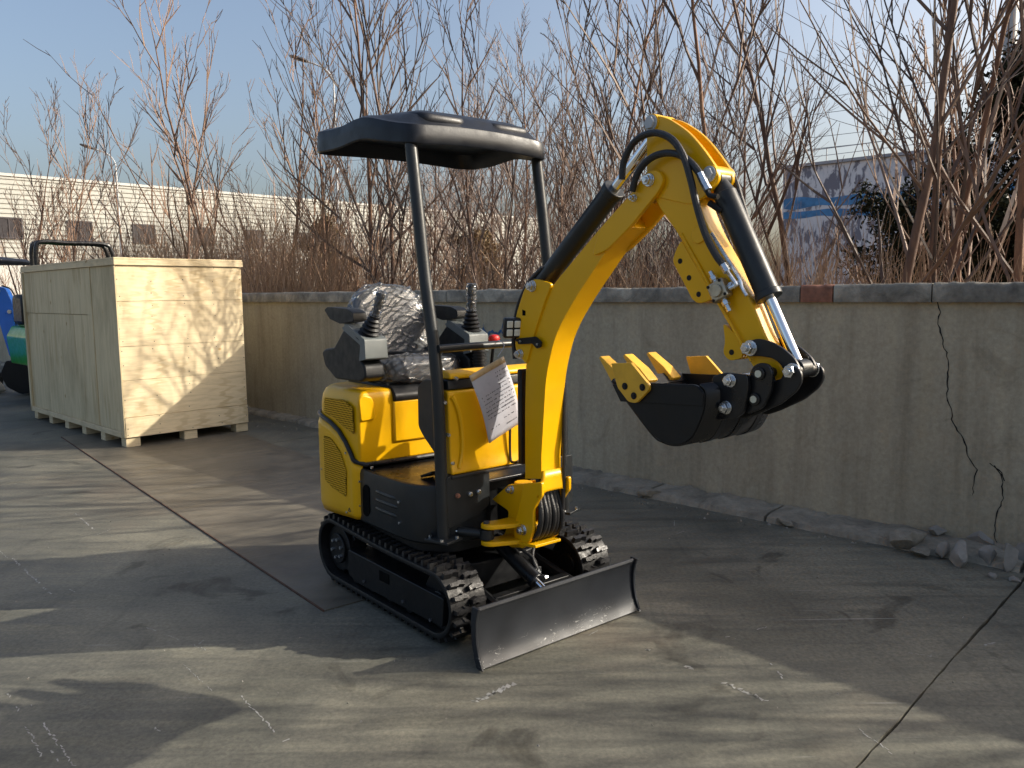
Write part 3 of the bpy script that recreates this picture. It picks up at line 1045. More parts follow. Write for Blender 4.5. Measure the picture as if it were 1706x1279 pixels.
def leafy(name, label, x, y, height, rad, nleaf, mat, seed, leaf=0.07, cat='tree', group=None, taper=0.75):
    rg = random.Random(seed)
    t = thing(name, label, cat, (x, y, -0.05), rg.uniform(0, 6), group)
    tm = MB()
    tm.tube(branch_pts(Vector((0, 0, 0)), Vector((0.02, 0.02, 1)), height * 0.92, 10, rg, 0.03, 0.02), [0.09 * (1 - i / 11) * height / 5 + 0.006 for i in range(11)], 7)
    limbs = []
    for k in range(int(26 + height * 6)):
        t_ = rg.uniform(0.06, 0.95)
        az = rg.uniform(0, 6.28)
        ln = rad * (1 - taper * t_) * rg.uniform(0.55, 1.1)
        d = Vector((math.cos(az), math.sin(az), rg.uniform(0.05, 0.6)))
        pp = branch_pts(Vector((0, 0, height * 0.9 * t_)), d, ln, 4, rg, 0.12, 0.05)
        tm.tube(pp, [0.02, 0.015, 0.011, 0.008, 0.004], 4, False)
        limbs.append(pp)
    tm.build('trunk', 'bark', t, fix=False, angle=60)
    lm = MB()
    for k in range(nleaf):
        pp = rg.choice(limbs)
        q = rg.random() ** 0.6 * 3.999
        i = int(q)
        c = pp[i].lerp(pp[i + 1], q - i) + Vector((rg.gauss(0, 0.10), rg.gauss(0, 0.10), rg.gauss(0, 0.09))) * (rad * 0.7)
        a = Vector((rg.gauss(0, 1), rg.gauss(0, 1), rg.gauss(0, 1))).normalized()
        b2 = a.cross(Vector((rg.gauss(0, 1), rg.gauss(0, 1), rg.gauss(0, 1)))).normalized()
        s = leaf * rg.uniform(0.6, 1.3)
        lm.add([c - a * s, c + b2 * s * 0.38, c + a * s, c - b2 * s * 0.38], [(0, 1, 2, 3)])
    lm.build('crown', mat, t, fix=False, angle=0)
    return t


leafy('evergreen_tree', 'dark green evergreen tree at the right edge behind the bare trunks', 6.85, 11.0, 5.0, 2.2, 52000, 'evergreen_leaf', 41, 0.045)
leafy('evergreen_tree', 'shorter dark evergreen left of the tall one behind the wall', 6.1, 12.3, 3.2, 1.5, 20000, 'evergreen_leaf', 42, 0.045, taper=0.5)
leafy('evergreen_tree', 'evergreen tree behind the wall outside the right edge of the picture', 9.3, 6.6, 5.2, 1.7, 9000, 'evergreen_leaf', 43, 0.085, group='evergreens beyond the right edge')
x, y = at(548, 15.5)
leafy('brown_conifer', 'brownish olive conifer bush left of the canopy post', x, y, 3.3, 1.05, 16000, 'brown_leaf', 44, 0.045, 'bush', taper=0.6)
x, y = at(795, 15.0)
leafy('brown_conifer', 'brown bush seen between the canopy posts', x, y, 2.9, 1.0, 15000, 'brown_leaf', 45, 0.045, 'bush', taper=0.6)

# dry undergrowth: nobody could count the stalks
rng = random.Random(21)
m = MB()
for k in range(26000):
    u = rng.uniform(-3.5, 19)
    v = 5.45 + rng.random() ** 1.5 * 4.2
    if u < 2.5 and v > 7.4:
        continue
    p = yard_pt(u, v, -0.04)
    hmax = 1.45 + 0.44 * (v - 5.09) if u < 8.6 else 9.0
    if u < 1.8 and v > 6.4 and rng.random() < 0.6:
        continue
    h = rng.uniform(1.0, 2.9) * (0.86 if u < 3 else 1.0) * (0.8 + 0.35 * noise.noise((u * 0.7, v * 0.7, 3)) + 0.12)
    if u > 9:
        h *= 1.18
    h = min(h, hmax * rng.uniform(0.75, 1.0))
    an = rng.uniform(0, 6.28)
    ln = abs(rng.gauss(0, 0.42))
    tip = p + Vector((math.cos(an) * ln * h, math.sin(an) * ln * h, h * (1 - 0.25 * ln)))
    if tip.dot(WN) < 5.42:
        tip += WN * (5.45 - tip.dot(WN))
    md = p.lerp(tip, 0.55) + Vector((rng.gauss(0, 0.05), rng.gauss(0, 0.05), 0.06)) * h
    r_ = rng.uniform(0.0028, 0.0060)
    m.tube([p, md, tip], [r_, r_ * 0.8, r_ * 0.35], 3, False)
tag(m.build('undergrowth', 'dead_stalk', None, fix=False, angle=0), 'dense dry brown undergrowth of dead stalks behind the wall', 'undergrowth', kind='stuff')

# ------------------------------------------------------------------ white warehouse
WD = Vector((0.714, 0.700, 0))
WB = Vector((-0.700, 0.714, 0))
wh = thing('white_warehouse', 'long white corrugated warehouse with dark square windows behind the thicket', 'building', (-26.68, 41.6, 0))


def wpos(s, dpt, z):
    return WD * s + WB * dpt + Vector((0, 0, z))


m = MB()
S0, S1, HT = -22.0, 42.0, 7.80
prof = []
z = 0.0
while z < HT - 0.26:
    prof += [(0.0, z), (0.0, z + 0.14), (-0.05, z + 0.155), (-0.05, z + 0.235)]
    z += 0.25
prof.append((0.0, HT))
vs = [wpos(S0, d, zz) for d, zz in prof] + [wpos(S1, d, zz) for d, zz in prof]
n = len(prof)
m.add(vs, [(i, i + 1, n + i + 1, n + i) for i in range(n - 1)])
m.add([wpos(S0, 0, 0), wpos(S0, 18, 0), wpos(S0, 18, HT), wpos(S0, 0, HT)], [(0, 1, 2, 3)])
m.add([wpos(S1, 0, 0), wpos(S1, 18, 0), wpos(S1, 18, HT), wpos(S1, 0, HT)], [(0, 1, 2, 3)])
m.build('cladding', 'white_siding', wh, fix=False, angle=25)
m = MB()
m.add([wpos(S0, -0.1, HT), wpos(S1, -0.1, HT), wpos(S1, 18, HT), wpos(S0, 18, HT), wpos(S0, -0.1, HT + 0.14), wpos(S1, -0.1, HT + 0.14), wpos(S1, 18, HT + 0.14), wpos(S0, 18, HT + 0.14)],
      [(0, 1, 2, 3), (4, 5, 6, 7), (0, 1, 5, 4), (1, 2, 6, 5), (2, 3, 7, 6), (3, 0, 4, 7)])
m.build('roof', 'siding_trim', wh)
for k in range(-3, 9):
    s0 = 0.28 + 3.4 * k
    w_ = 1.12
    m = MB()
    for (a, b2, c, d) in ((s0 - 0.07, s0 + w_ + 0.07, 5.62, 5.70), (s0 - 0.07, s0 + w_ + 0.07, 4.60, 4.68), (s0 - 0.07, s0, 4.68, 5.62), (s0 + w_, s0 + w_ + 0.07, 4.68, 5.62), (s0 + w_ / 2 - 0.025, s0 + w_ / 2 + 0.025, 4.68, 5.62)):
        q = [wpos(a, -0.10, c), wpos(b2, -0.10, c), wpos(b2, -0.10, d), wpos(a, -0.10, d)]
        q += [p + WB * 0.12 for p in q]
        m.add(q, [(0, 1, 2, 3), (4, 5, 6, 7), (0, 1, 5, 4), (1, 2, 6, 5), (2, 3, 7, 6), (3, 0, 4, 7)])
    wf = m.build('window', 'window_frame', wh, angle=0)
    m = MB()
    m.add([wpos(s0, -0.065, 4.68), wpos(s0 + w_, -0.065, 4.68), wpos(s0 + w_, -0.065, 5.62), wpos(s0, -0.065, 5.62)], [(0, 1, 2, 3)])
    m.build('pane', 'window_dark', wf, fix=False, angle=0)
m = MB()
q = [wpos(S0, -0.14, 0), wpos(S1, -0.14, 0), wpos(S1, -0.14, 3.6), wpos(S0, -0.14, 3.6)]
q += [p + WB * 0.12 for p in q]
m.add(q, [(0, 1, 2, 3), (4, 5, 6, 7), (0, 1, 5, 4), (1, 2, 6, 5), (2, 3, 7, 6), (3, 0, 4, 7)])
m.build('plinth', 'siding_trim', wh, angle=0)

# ------------------------------------------------------------------ grey building on the right
gb = thing('grey_building', 'grey building with peeling wall and two blue painted bands at the right', 'building', (9.74, 29.1, 0), math.atan2(-0.67, 0.74))
m = MB()
m.box((8, 6, 2.9), (16, 12, 5.8))
m.build('wall', 'peeling_paint', gb)
m = MB()
m.box((8, 6, 5.86), (16.2, 12.2, 0.10))
m.build('roof_edge', 'grey_block', gb)
for z0, z1, sd in ((4.42, 4.74, 1), (4.06, 4.30, 2)):
    m = MB()
    tp, bt = [], []
    for i in range(61):
        x = 0.05 + 12 * i / 60
        tp.append((x, -0.006, z1 + 0.10 * noise.noise((x * 0.9, sd, 0)) - 0.02 * x))
        bt.append((x, -0.006, z0 + 0.12 * noise.noise((x * 1.1, sd, 7)) - 0.02 * x))
    m.add(bt + tp, [(i, i + 1, 62 + i, 61 + i) for i in range(60) if noise.noise((i * 0.33, sd * 3.1, 1)) > -0.42])
    m.build('blue_band', 'sign_blue', gb, fix=False, angle=0)
for k in range(4):
    m = MB()
    m.box((4.0 * k + 2.0, -0.012, 2.0), (0.05, 0.02, 3.9))
    m.build('panel_seam', 'lamp_dark', gb)
for k in range(12):
    m = MB()
    m.cyl((0.1 + k * 1.4, 0.06, 5.90), (0.1 + k * 1.4, 0.06, 6.35), 0.018, 6)
    m.build('railing_post', 'galvanised', gb)
m = MB()
m.cyl((0.1, 0.06, 6.35), (15.5, 0.06, 6.35), 0.018, 6)
m.cyl((0.1, 0.06, 6.12), (15.5, 0.06, 6.12), 0.012, 6)
m.build('rail', 'galvanised', gb)


# ------------------------------------------------------------------ street lamps, pole, power lines
def street_lamp(label, base, h, reach, dirx, r=0.05):
    t = thing('street_lamp', label, 'street lamp', (base[0], base[1], 0), 0, 'street lamps along the far road')
    m = MB()
    m.tube([(0, 0, -0.05), (0, 0, h * 0.5), (0, 0, h - 0.9)], [r * 1.25, r, r * 0.75], 10)
    m.build('pole', 'galvanised', t)
    m = MB()
    m.tube(smooth_path([(0, 0, h - 0.92), (dirx * 0.04 * reach, 0, h - 0.45), (dirx * 0.35 * reach, 0, h - 0.08), (dirx * reach, 0, h + 0.18)], 6), r * 0.6, 8)
    m.build('arm', 'galvanised', t)
    m = MB()
    hx = dirx * reach
    rings = []
    for k, (dx, w, hh) in enumerate(((-0.06, 0.05, 0.04), (0.05, 0.12, 0.07), (0.3, 0.15, 0.08), (0.52, 0.11, 0.06), (0.6, 0.03, 0.03))):
        c = Vector((hx + dirx * dx, 0, h + 0.18 + dx * 0.32))
        rings.append([c + Vector((0, math.cos(a) * w, math.sin(a) * hh)) for a in [2 * math.pi * q / 10 for q in range(10)]])
    m.loft(rings)
    m.build('lamp_head', 'lamp_dark', t)
    return t


street_lamp('tall white street lamp with dark head standing left of the canopy', (-6.36, 30.0), 9.75, 0.95, -1)
street_lamp('small street lamp in front of the white warehouse above the crate', (-18.30, 38.0), 8.2, 1.0, -1)
pl = thing('utility_pole', 'pale concrete utility pole in the top right corner', 'pole', (9.05, 15.0, 0))
m = MB()
m.tube([(0, 0, -0.05), (0, 0, 9.5)], [0.13, 0.09], 12)
m.build('pole', 'galvanised', pl)
m = MB()
m.box((0, 0, 8.6), (1.3, 0.08, 0.08))
m.build('crossarm', 'galvanised', pl)
WL = ['uppermost power line crossing the sky at the right', 'second power line from the top at the right', 'third power line from the top at the right', 'lowest power line crossing behind the arm at the right']
for k, z in enumerate((11.6, 10.8, 9.6, 9.0)):
    m = MB()
    pp = []
    for i in range(25):
        t = i / 24
        x, y = -14 + 50 * t, 62 - 30 * t
        pp.append((x, y, z + 3.0 * (t - 0.5) ** 2))
    m.tube(pp, 0.013, 4)
    tag(m.build('power_line', 'wire', None), WL[k], 'wire', 'power lines over the far road')

# ------------------------------------------------------------------ machines beside the crate
ld = thing('green_loader', 'green machine with black roll bar mostly hidden behind the crate', 'loader', (-6.52, 11.92, 0), math.atan2(0.720, 0.694))
# local x = across (towards the wall), local y = along the wall
m = MB()
pf = fillet([(-0.70, 0.55), (-0.74, 0.95), (-0.66, 1.10), (0.40, 1.14), (0.50, 0.95), (0.46, 0.42)], 0.03)
m.prism(pf, -0.62, 0.60, 'y')
m.build('body', 'green_paint', ld, bevel=0.02)
for s in (-1, 1):
    m = MB()
    st = arc(-0.5, 0.2, 0.19, 90, 270) + arc(0.5, 0.2, 0.19, -90, 90)
    m.prism([(y, z) for y, z in st], s * 0.36 - 0.09, s * 0.36 + 0.09, 'x')
    m.build('track', 'rubber', ld, bevel=0.01)
m = MB()
m.box((0, 0, 0.38), (0.6, 1.0, 0.2))
m.build('chassis', 'black_paint', ld)
for yy in (-0.10, 0.10):
    m = MB()
    m.tube(smooth_path([(-0.47, yy, 1.08), (-0.46, yy, 1.9), (-0.45, yy, 2.22), (-0.36, yy, 2.305), (0, yy, 2.30), (0.44, yy, 2.30), (0.56, yy, 2.22), (0.60, yy, 1.9), (0.60, yy, 1.08)], 6), 0.030, 10)
    m.build('roll_bar', 'black_satin', ld)
m = MB()
for xx in (-0.34, 0.40):
    m.box((xx, 0, 2.302), (0.05, 0.2, 0.03))
m.build('roll_bar_brace', 'black_satin', ld)
m = MB()
m.box((-0.45, 0.1, 1.34), (0.5, 0.5, 0.44))
m.build('engine_hood', 'black_paint', ld, bevel=0.06)

bx = thing('blue_excavator', 'blue mini excavator cut off by the left edge behind the crate', 'excavator', (-8.46, 12.45, 0), R(8))
m = MB()
bp = [(-0.06, 0.60), (0.10, 1.12), (0.30, 1.56), (0.47, 1.70), (0.62, 1.66), (0.70, 1.45), (0.70, 1.10), (0.73, 0.62), (0.66, 0.55), (0.60, 0.60), (0.52, 0.98), (0.46, 1.30), (0.40, 1.36), (0.25, 1.04), (0.12, 0.58)]
m.prism(fillet(bp, 0.05), -0.07, 0.07, 'y')
m.build('boom', 'blue_paint', bx, bevel=0.008)
m = MB()
m.cyl((0.74, 0, 1.42), (0.84, 0, 0.78), 0.045, 12)
m.build('cylinder', 'black_satin', bx)
m = MB()
m.tube(smooth_path([(0.58, -0.08, 1.70), (0.72, -0.08, 1.62), (0.80, -0.08, 1.3), (0.82, -0.08, 0.9)], 5), 0.012, 7)
m.build('hose', 'hose_rubber', bx)
for z, x in ((1.62, 0.52), (1.30, 0.66), (0.66, 0.68)):
    m = MB()
    m.cyl((x, -0.10, z), (x, 0.10, z), 0.03, 10)
    m.build('pin', 'zinc', bx)
m = MB()
bk = fillet([(0.62, 0.56), (0.98, 0.44), (1.12, 0.22), (1.02, 0.06), (0.80, 0.02), (0.60, 0.14), (0.52, 0.34)], 0.05)
m.prism(bk, -0.24, 0.24, 'y')
m.build('bucket', 'black_paint', bx, bevel=0.01)
for k in range(4):
    m = MB()
    m.box((0.56, -0.2 + k * 0.13, 0.30), (0.16, 0.05, 0.04), (0, 0.7, 0))
    m.build('tooth', 'black_paint', bx, bevel=0.005)
m = MB()
m.grid(lambda a, b2: (0.28 + 0.06 * math.cos(b2 * 3.1), -0.62 + a * 0.9, 0.02 + 0.27 * b2), 2, 8)
m.build('dozer_blade', 'cream_steel', bx, solid=0.02)
for s in (-1, 1):
    m = MB()
    st = arc(-1.0, 0.2, 0.19, 90, 270) + arc(0.05, 0.2, 0.19, -90, 90)
    m.prism(st, s * 0.38 - 0.1, s * 0.38 + 0.1, 'y')
    m.build('track', 'rubber', bx, bevel=0.01)
m = MB()
m.prism(fillet([(-1.25, 0.45), (-1.3, 1.0), (-1.1, 1.12), (-0.5, 1.08), (-0.35, 0.7), (0.0, 0.66), (0.02, 0.45)], 0.08), -0.45, 0.45, 'y')
m.build('house', 'blue_paint', bx, bevel=0.02)
m = MB()
m.prism(fillet([(-1.15, 2.04), (-1.15, 2.12), (0.72, 2.13), (0.80, 2.08), (0.76, 2.03)], 0.03), -0.5, 0.5, 'y')
m.build('canopy_roof', 'canopy_plastic', bx, bevel=0.02)
for s in (-1, 1):
    m = MB()
    m.cyl((-0.2, s * 0.42, 0.66), (-0.25, s * 0.42, 2.06), 0.03, 10)
    m.build('canopy_post', 'charcoal_paint', bx)

# ================================================================== YELLOW MINI EXCAVATOR
# local frame: x forward to the blade, y to the machine's left, z up
ex = thing('mini_excavator', 'yellow and charcoal mini excavator with canopy in the middle of the yard', 'excavator', (EX_LOC.x, EX_LOC.y, 0.0065), EX_RZ)


def nut(x, z, y, side, r=0.016, parent=None, mat='zinc', h=0.016, stub=True, name='bolt'):
    m = MB()
    m.cyl((x, y, z), (x, y + side * 0.004, z), r * 1.3, 18)
    m.tube([(x, y + side * 0.004, z), (x, y + side * (0.004 + h), z)], r, 6)
    if stub:
        m.cyl((x, y + side * (0.004 + h), z), (x, y + side * (0.012 + h), z), r * 0.55, 12)
    return m.build(name, mat, parent or ex, bevel=0.0012)


def fbolt(x, y, z, r=0.007, mat='zinc', name='bolt'):
    """small bolt head on a front facing (+x) surface"""
    m = MB()
    m.cyl((x, y, z), (x + 0.007, y, z), r, 10)
    return m.build(name, mat, ex, bevel=0.001)


# ------------------------------------------------------------------ tracks
RC, RR = (-0.430, 0.186), 0.160      # rear sprocket centre, belt radius
FC, FR = (0.498, 0.172), 0.146       # front idler


def belt_path():
    dx, dz = FC[0] - RC[0], FC[1] - RC[1]
    L_ = math.hypot(dx, dz)
    base = math.atan2(dz, dx)
    phi = math.acos((RR - FR) / L_)
    a_top, a_bot = base + phi, base - phi
    pts = []
    n = 26
    s = a_top
    e = a_bot + 2 * math.pi
    for i in range(n + 1):
        a = s + (e - s) * i / n
        pts.append((RC[0] + RR * math.cos(a), RC[1] + RR * math.sin(a)))
    b0, b1 = pts[-1], (FC[0] + FR * math.cos(a_bot), FC[1] + FR * math.sin(a_bot))
    for i in range(1, 24):
        pts.append((b0[0] + (b1[0] - b0[0]) * i / 24, b0[1] + (b1[1] - b0[1]) * i / 24))
    for i in range(n + 1):
        a = a_bot + (a_top - a_bot) * i / n
        pts.append((FC[0] + FR * math.cos(a), FC[1] + FR * math.sin(a)))
    t0, t1 = pts[-1], pts[0]
    for i in range(1, 24):
        t = i / 24
        pts.append((t0[0] + (t1[0] - t0[0]) * t, t0[1] + (t1[1] - t0[1]) * t - 0.010 * math.sin(math.pi * t)))
    return pts


BP = belt_path()
BL = [0.0]
for i in range(len(BP)):
    p, q = BP[i], BP[(i + 1) % len(BP)]
    BL.append(BL[-1] + math.hypot(q[0] - p[0], q[1] - p[1]))
BTOT = BL[-1]


def belt_at(s):
    s %= BTOT
    for i in range(len(BP)):
        if BL[i + 1] >= s:
            t = (s - BL[i]) / (BL[i + 1] - BL[i])
            p, q = BP[i], BP[(i + 1) % len(BP)]
            x, z = p[0] + (q[0] - p[0]) * t, p[1] + (q[1] - p[1]) * t
            return x, z, math.atan2(q[1] - p[1], q[0] - p[0])


# lug: a stepped chevron block; outward is the belt's right hand side of travel (path runs anticlockwise seen from -y)
def lug_mesh(mir):
    m = MB()
    pl = [(-0.013, 0.004), (-0.006, 0.034), (-0.013, 0.040), (-0.010, 0.080), (0.011, 0.080), (0.013, 0.040), (0.019, 0.034), (0.010, 0.004)]
    n = len(pl)
    lo = [(a, mir * w, 0.0) for a, w in pl]
    hi = [(a * 0.78, mir * (0.042 + (w - 0.042) * 0.93), 0.024) for a, w in pl]
    m.add(lo + hi, [tuple(range(n)), tuple(range(2 * n - 1, n - 1, -1))] + [(i, (i + 1) % n, n + (i + 1) % n, n + i) for i in range(n)])
    me = m.mesh('lug', 30)
    me.materials.append(MATS['lug_rubber'])
    return me


LUG = {1: lug_mesh(1), -1: lug_mesh(-1)}
for side in (-1, 1):
    yc = side * 0.380
    m = MB()
    TH = 0.022
    rings = []
    nP = len(BP)
    inner, outer = [], []
    for i in range(nP):
        p0, p1 = BP[i - 1], BP[(i + 1) % nP]
        tx, tz = p1[0] - p0[0], p1[1] - p0[1]
        l = math.hypot(tx, tz)
        nx, nz = tz / l, -tx / l
        q = BP[i]
        rings.append([(q[0] + nx * a, yc + w, q[1] + nz * a) for a, w in ((0.0, -0.09), (-0.008, -0.094), (-TH, -0.088), (-TH, 0.088), (-0.008, 0.094), (0.0, 0.09), (0.002, 0.03), (-0.002, 0.0), (0.002, -0.03))])
    rings.append(rings[0])
    m.loft(rings, False)
    tk = m.build('track', 'rubber', ex, angle=50)
    npit = 54
    for k in range(npit * 2):
        mir = 1 if k % 2 else -1
        x, z, an = belt_at(BTOT * (k // 2) / npit + (BTOT / npit / 2 if k % 2 else 0))
        nx, nz = math.sin(an), -math.cos(an)
        lo = link('lug', LUG[mir], None, tk)
        rm = Matrix(((math.cos(an), 0, nx), (0, 1, 0), (math.sin(an), 0, nz)))
        # columns: along the belt, across, outward
        M4 = rm.to_4x4()
        M4.translation = Vector((x, yc, z))
        lo.matrix_local = M4
    # frame, sprocket, idler, rollers
    yo = yc + side * 0.075
    m = MB()
    m.prism(fillet([(-0.277, 0.221), (0.570, 0.214), (0.557, 0.083), (-0.169, 0.070), (-0.280, 0.091)], 0.015), yo - side * 0.03, yo + side * 0.004, 'y')
    fr = m.build('track_frame', 'black_paint', ex, bevel=0.003)
    hp = [(0.036, 0.197), (0.124, 0.198), (0.122, 0.151), (0.033, 0.149)]
    m = MB()
    m.prism(hp, yo + side * 0.003, yo + side * 0.0065, 'y')
    m.build('slot', 'void', fr)
    for hx, hz in [(-0.115, 0.101), (0.247, 0.107), (0.472, 0.092)]:
        m = MB()
        m.cyl((hx, yo, hz), (hx, yo + side * 0.012, hz), 0.008, 10)
        m.build('bolt', 'lamp_dark', fr)
    m = MB()
    m.box((0.03, yc, 0.15), (0.80, 0.10, 0.12))
    m.build('frame_core', 'black_paint', ex)
    m = MB()
    m.cyl((RC[0], yc - 0.05, RC[1]), (RC[0], yc + 0.05, RC[1]), 0.118, 32)
    m.cyl((RC[0], yc - 0.062, RC[1]), (RC[0], yc + 0.062, RC[1]), 0.078, 24)
    for k in range(11):
        a = 2 * math.pi * k / 11
        m.box((RC[0] + 0.124 * math.cos(a), yc, RC[1] + 0.124 * math.sin(a)), (0.03, 0.05, 0.03), (0, -a, 0))
    sp = m.build('sprocket', 'black_paint', ex, bevel=0.004)
    for k in range(6):
        a = 2 * math.pi * k / 6 + 0.3
        bx_, bz_ = RC[0] + 0.05 * math.cos(a), RC[1] + 0.05 * math.sin(a)
        m = MB()
        m.tube([(bx_, yc + side * 0.06, bz_), (bx_, yc + side * 0.072, bz_)], 0.009, 6)
        m.build('bolt', 'zinc', sp)
    m = MB()
    m.cyl((FC[0], yc - 0.045, FC[1]), (FC[0], yc + 0.045, FC[1]), FR - 0.022, 32)
    m.cyl((FC[0], yc - 0.06, FC[1]), (FC[0], yc + 0.06, FC[1]), 0.05, 20)
    m.build('idler', 'black_paint', ex, bevel=0.004)
    for xx in (-0.24, -0.08, 0.09, 0.26):
        m = MB()
        m.cyl((xx, yc - 0.06, 0.096), (xx, yc + 0.06, 0.096), 0.046, 18)
        m.build('roller', 'black_paint', ex, bevel=0.004)

# ------------------------------------------------------------------ chassis and dozer blade
m = MB()
m.prism(fillet([(-0.34, -0.30), (0.34, -0.30), (0.42, -0.16), (0.42, 0.16), (0.34, 0.30), (-0.34, 0.30)], 0.04), 0.13, 0.265, 'z')
m.build('chassis', 'black_paint', ex, bevel=0.006)
m = MB()
m.cyl((0, 0, 0.265), (0, 0, 0.345), 0.24, 40)
m.cyl((0, 0, 0.285), (0, 0, 0.325), 0.262, 40)
m.build('slewing_ring', 'black_paint', ex, bevel=0.004)
for s in (-1, 1):
    m = MB()
    m.tube([(0.30, s * 0.215, 0.215), (0.60, s * 0.225, 0.150), (0.772, s * 0.23, 0.115)], 0.024, 8)
    m.build('blade_arm', 'black_paint', ex)
m = MB()
m.box((0.60, 0, 0.150), (0.045, 0.44, 0.045))
m.build('blade_crossbar', 'black_paint', ex, bevel=0.004)
BC = [(0.842, 0.004), (0.826, 0.030), (0.812, 0.062), (0.803, 0.100), (0.799, 0.140), (0.800, 0.180), (0.806, 0.212), (0.813, 0.236)]
m = MB()
front = BC
back = [(x - 0.014, z) for x, z in BC]
m.prism(front + back[::-1], -0.458, 0.458, 'y')
blade = m.build('dozer_blade', 'blade_steel', ex, bevel=0.0015, angle=50)
m = MB()
m.tube([(0.806, -0.462, 0.238), (0.806, 0.462, 0.238)], 0.011, 10)
m.build('blade_lip', 'blade_steel', blade)
for s in (-1, 1):
    m = MB()
    pf = [(x + 0.012, z) for x, z in BC]
    pf = [(0.852, 0.0)] + pf[1:] + [(0.832, 0.250), (0.790, 0.252), (0.780, 0.2), (0.782, 0.10), (0.800, 0.03), (0.815, 0.0)]
    m.prism(pf, s * 0.459, s * 0.471, 'y')
    m.build('blade_end_plate', 'blade_steel', blade, bevel=0.002)
m = MB()
m.cyl((0.36, -0.01, 0.335), (0.655, -0.01, 0.205), 0.037, 18)
m.build('blade_cylinder', 'black_satin', ex, bevel=0.004)
m = MB()
m.cyl((0.655, -0.01, 0.205), (0.770, -0.01, 0.155), 0.017, 14)
m.build('cylinder_rod', 'chrome', ex)
m = MB()
for s in (-1, 1):
    m.box((0.755, -0.01 + s * 0.035, 0.150), (0.065, 0.012, 0.06))
m.build('blade_clevis', 'black_paint', ex, bevel=0.003)
nut(0.655, 0.213, 0.03, 1, 0.011)
for s in (-1, 1):
    m = MB()
    m.tube(smooth_path([(0.40, s * 0.05 + 0.03, 0.36), (0.50, s * 0.05 + 0.05, 0.33), (0.58, 0.03, 0.29), (0.62, 0.025, 0.245)], 5), 0.008, 8)
    m.build('blade_hose', 'hose_rubber', ex)
    m = MB()
    m.cyl((0.62, 0.025 + s * 0.012, 0.225), (0.62, 0.025 + s * 0.012, 0.255), 0.009, 6)
    m.build('fitting', 'zinc', ex)

# ------------------------------------------------------------------ house: dark base, skirt, floor
m = MB()
m.prism(fillet([(-0.62, -0.36), (0.30, -0.41), (0.43, -0.30), (0.43, -0.12), (0.36, -0.08), (0.36, 0.08), (0.43, 0.12), (0.43, 0.30), (0.30, 0.41), (-0.62, 0.36)], 0.04), 0.345, 0.630, 'z')
m.build('house_frame', 'black_paint', ex, bevel=0.004)
m = MB()
m.prism(fillet([(-0.15, -0.425), (0.28, -0.425), (0.43, -0.30), (0.43, 0.30), (0.28, 0.425), (-0.15, 0.425)], 0.05), 0.632, 0.648, 'z')
m.build('floor', 'black_satin', ex, bevel=0.004)
SK = [(-0.162, -0.436), (0.05, -0.438), (0.20, -0.436), (0.275, -0.428), (0.335, -0.408), (0.385, -0.375), (0.420, -0.33), (0.437, -0.28), (0.442, -0.22), (0.443, -0.135)]
for s in (-1, 1):
    path = [(x, -s * y) for x, y in SK]
    m = MB()
    sm = smooth_path([(x, y, 0) for x, y in path], 4)
    lv = [(0.392, 0.0), (0.402, 0.004), (0.630, 0.004), (0.648, 0.0), (0.652, -0.008)]
    rings = []
    for i, p in enumerate(sm):
        a, b2 = sm[max(0, i - 1)], sm[min(len(sm) - 1, i + 1)]
        t = (b2 - a).normalized()
        nrm = Vector((t.y, -t.x, 0)) * (1 if s == -1 else -1)
        rings.append([Vector((p.x, p.y, z)) + nrm * o for z, o in lv])
    vs = [q for r_ in rings for q in r_]
    nl = len(lv)
    m.add(vs, [(i * nl + k, (i + 1) * nl + k, (i + 1) * nl + k + 1, i * nl + k + 1) for i in range(len(rings) - 1) for k in range(nl - 1)])
    sk = m.build('side_skirt', 'charcoal_paint', ex, fix=False, solid=0.008, angle=50)
    yy = s * 0.4425
    if s == -1:
        # slot, pressed ribs, bolts
        m = MB()
        sl = [(-0.125, 0.565), (-0.094, 0.589), (-0.060, 0.577), (-0.061, 0.456), (-0.092, 0.426), (-0.127, 0.439)]
        m.prism(fillet(sl, 0.012), -0.4490, -0.440, 'y')
        m.build('slot', 'void', sk)
        for (p, q) in ([(-0.020, 0.570), (0.188, 0.567)], [(-0.022, 0.529), (0.201, 0.528)], [(-0.025, 0.487), (0.194, 0.485)]):
            m = MB()
            m.tube(smooth_path([(p[0], -0.437, p[1]), ((p[0] + q[0]) / 2, -0.4385, (p[1] + q[1]) / 2), (q[0], -0.437, q[1])], 4), [0.005] + [0.0125] * 7 + [0.005], 10)
            m.build('pressed_rib', 'charcoal_paint', sk)
        for (x, z) in [(-0.159, 0.589), (-0.161, 0.468), (0.208, 0.560), (0.209, 0.463), (-0.030, 0.679)]:
            m = MB()
            m.cyl((x, -0.441, z), (x, -0.4515, z), 0.0065, 10)
            m.build('bolt', 'zinc', sk)

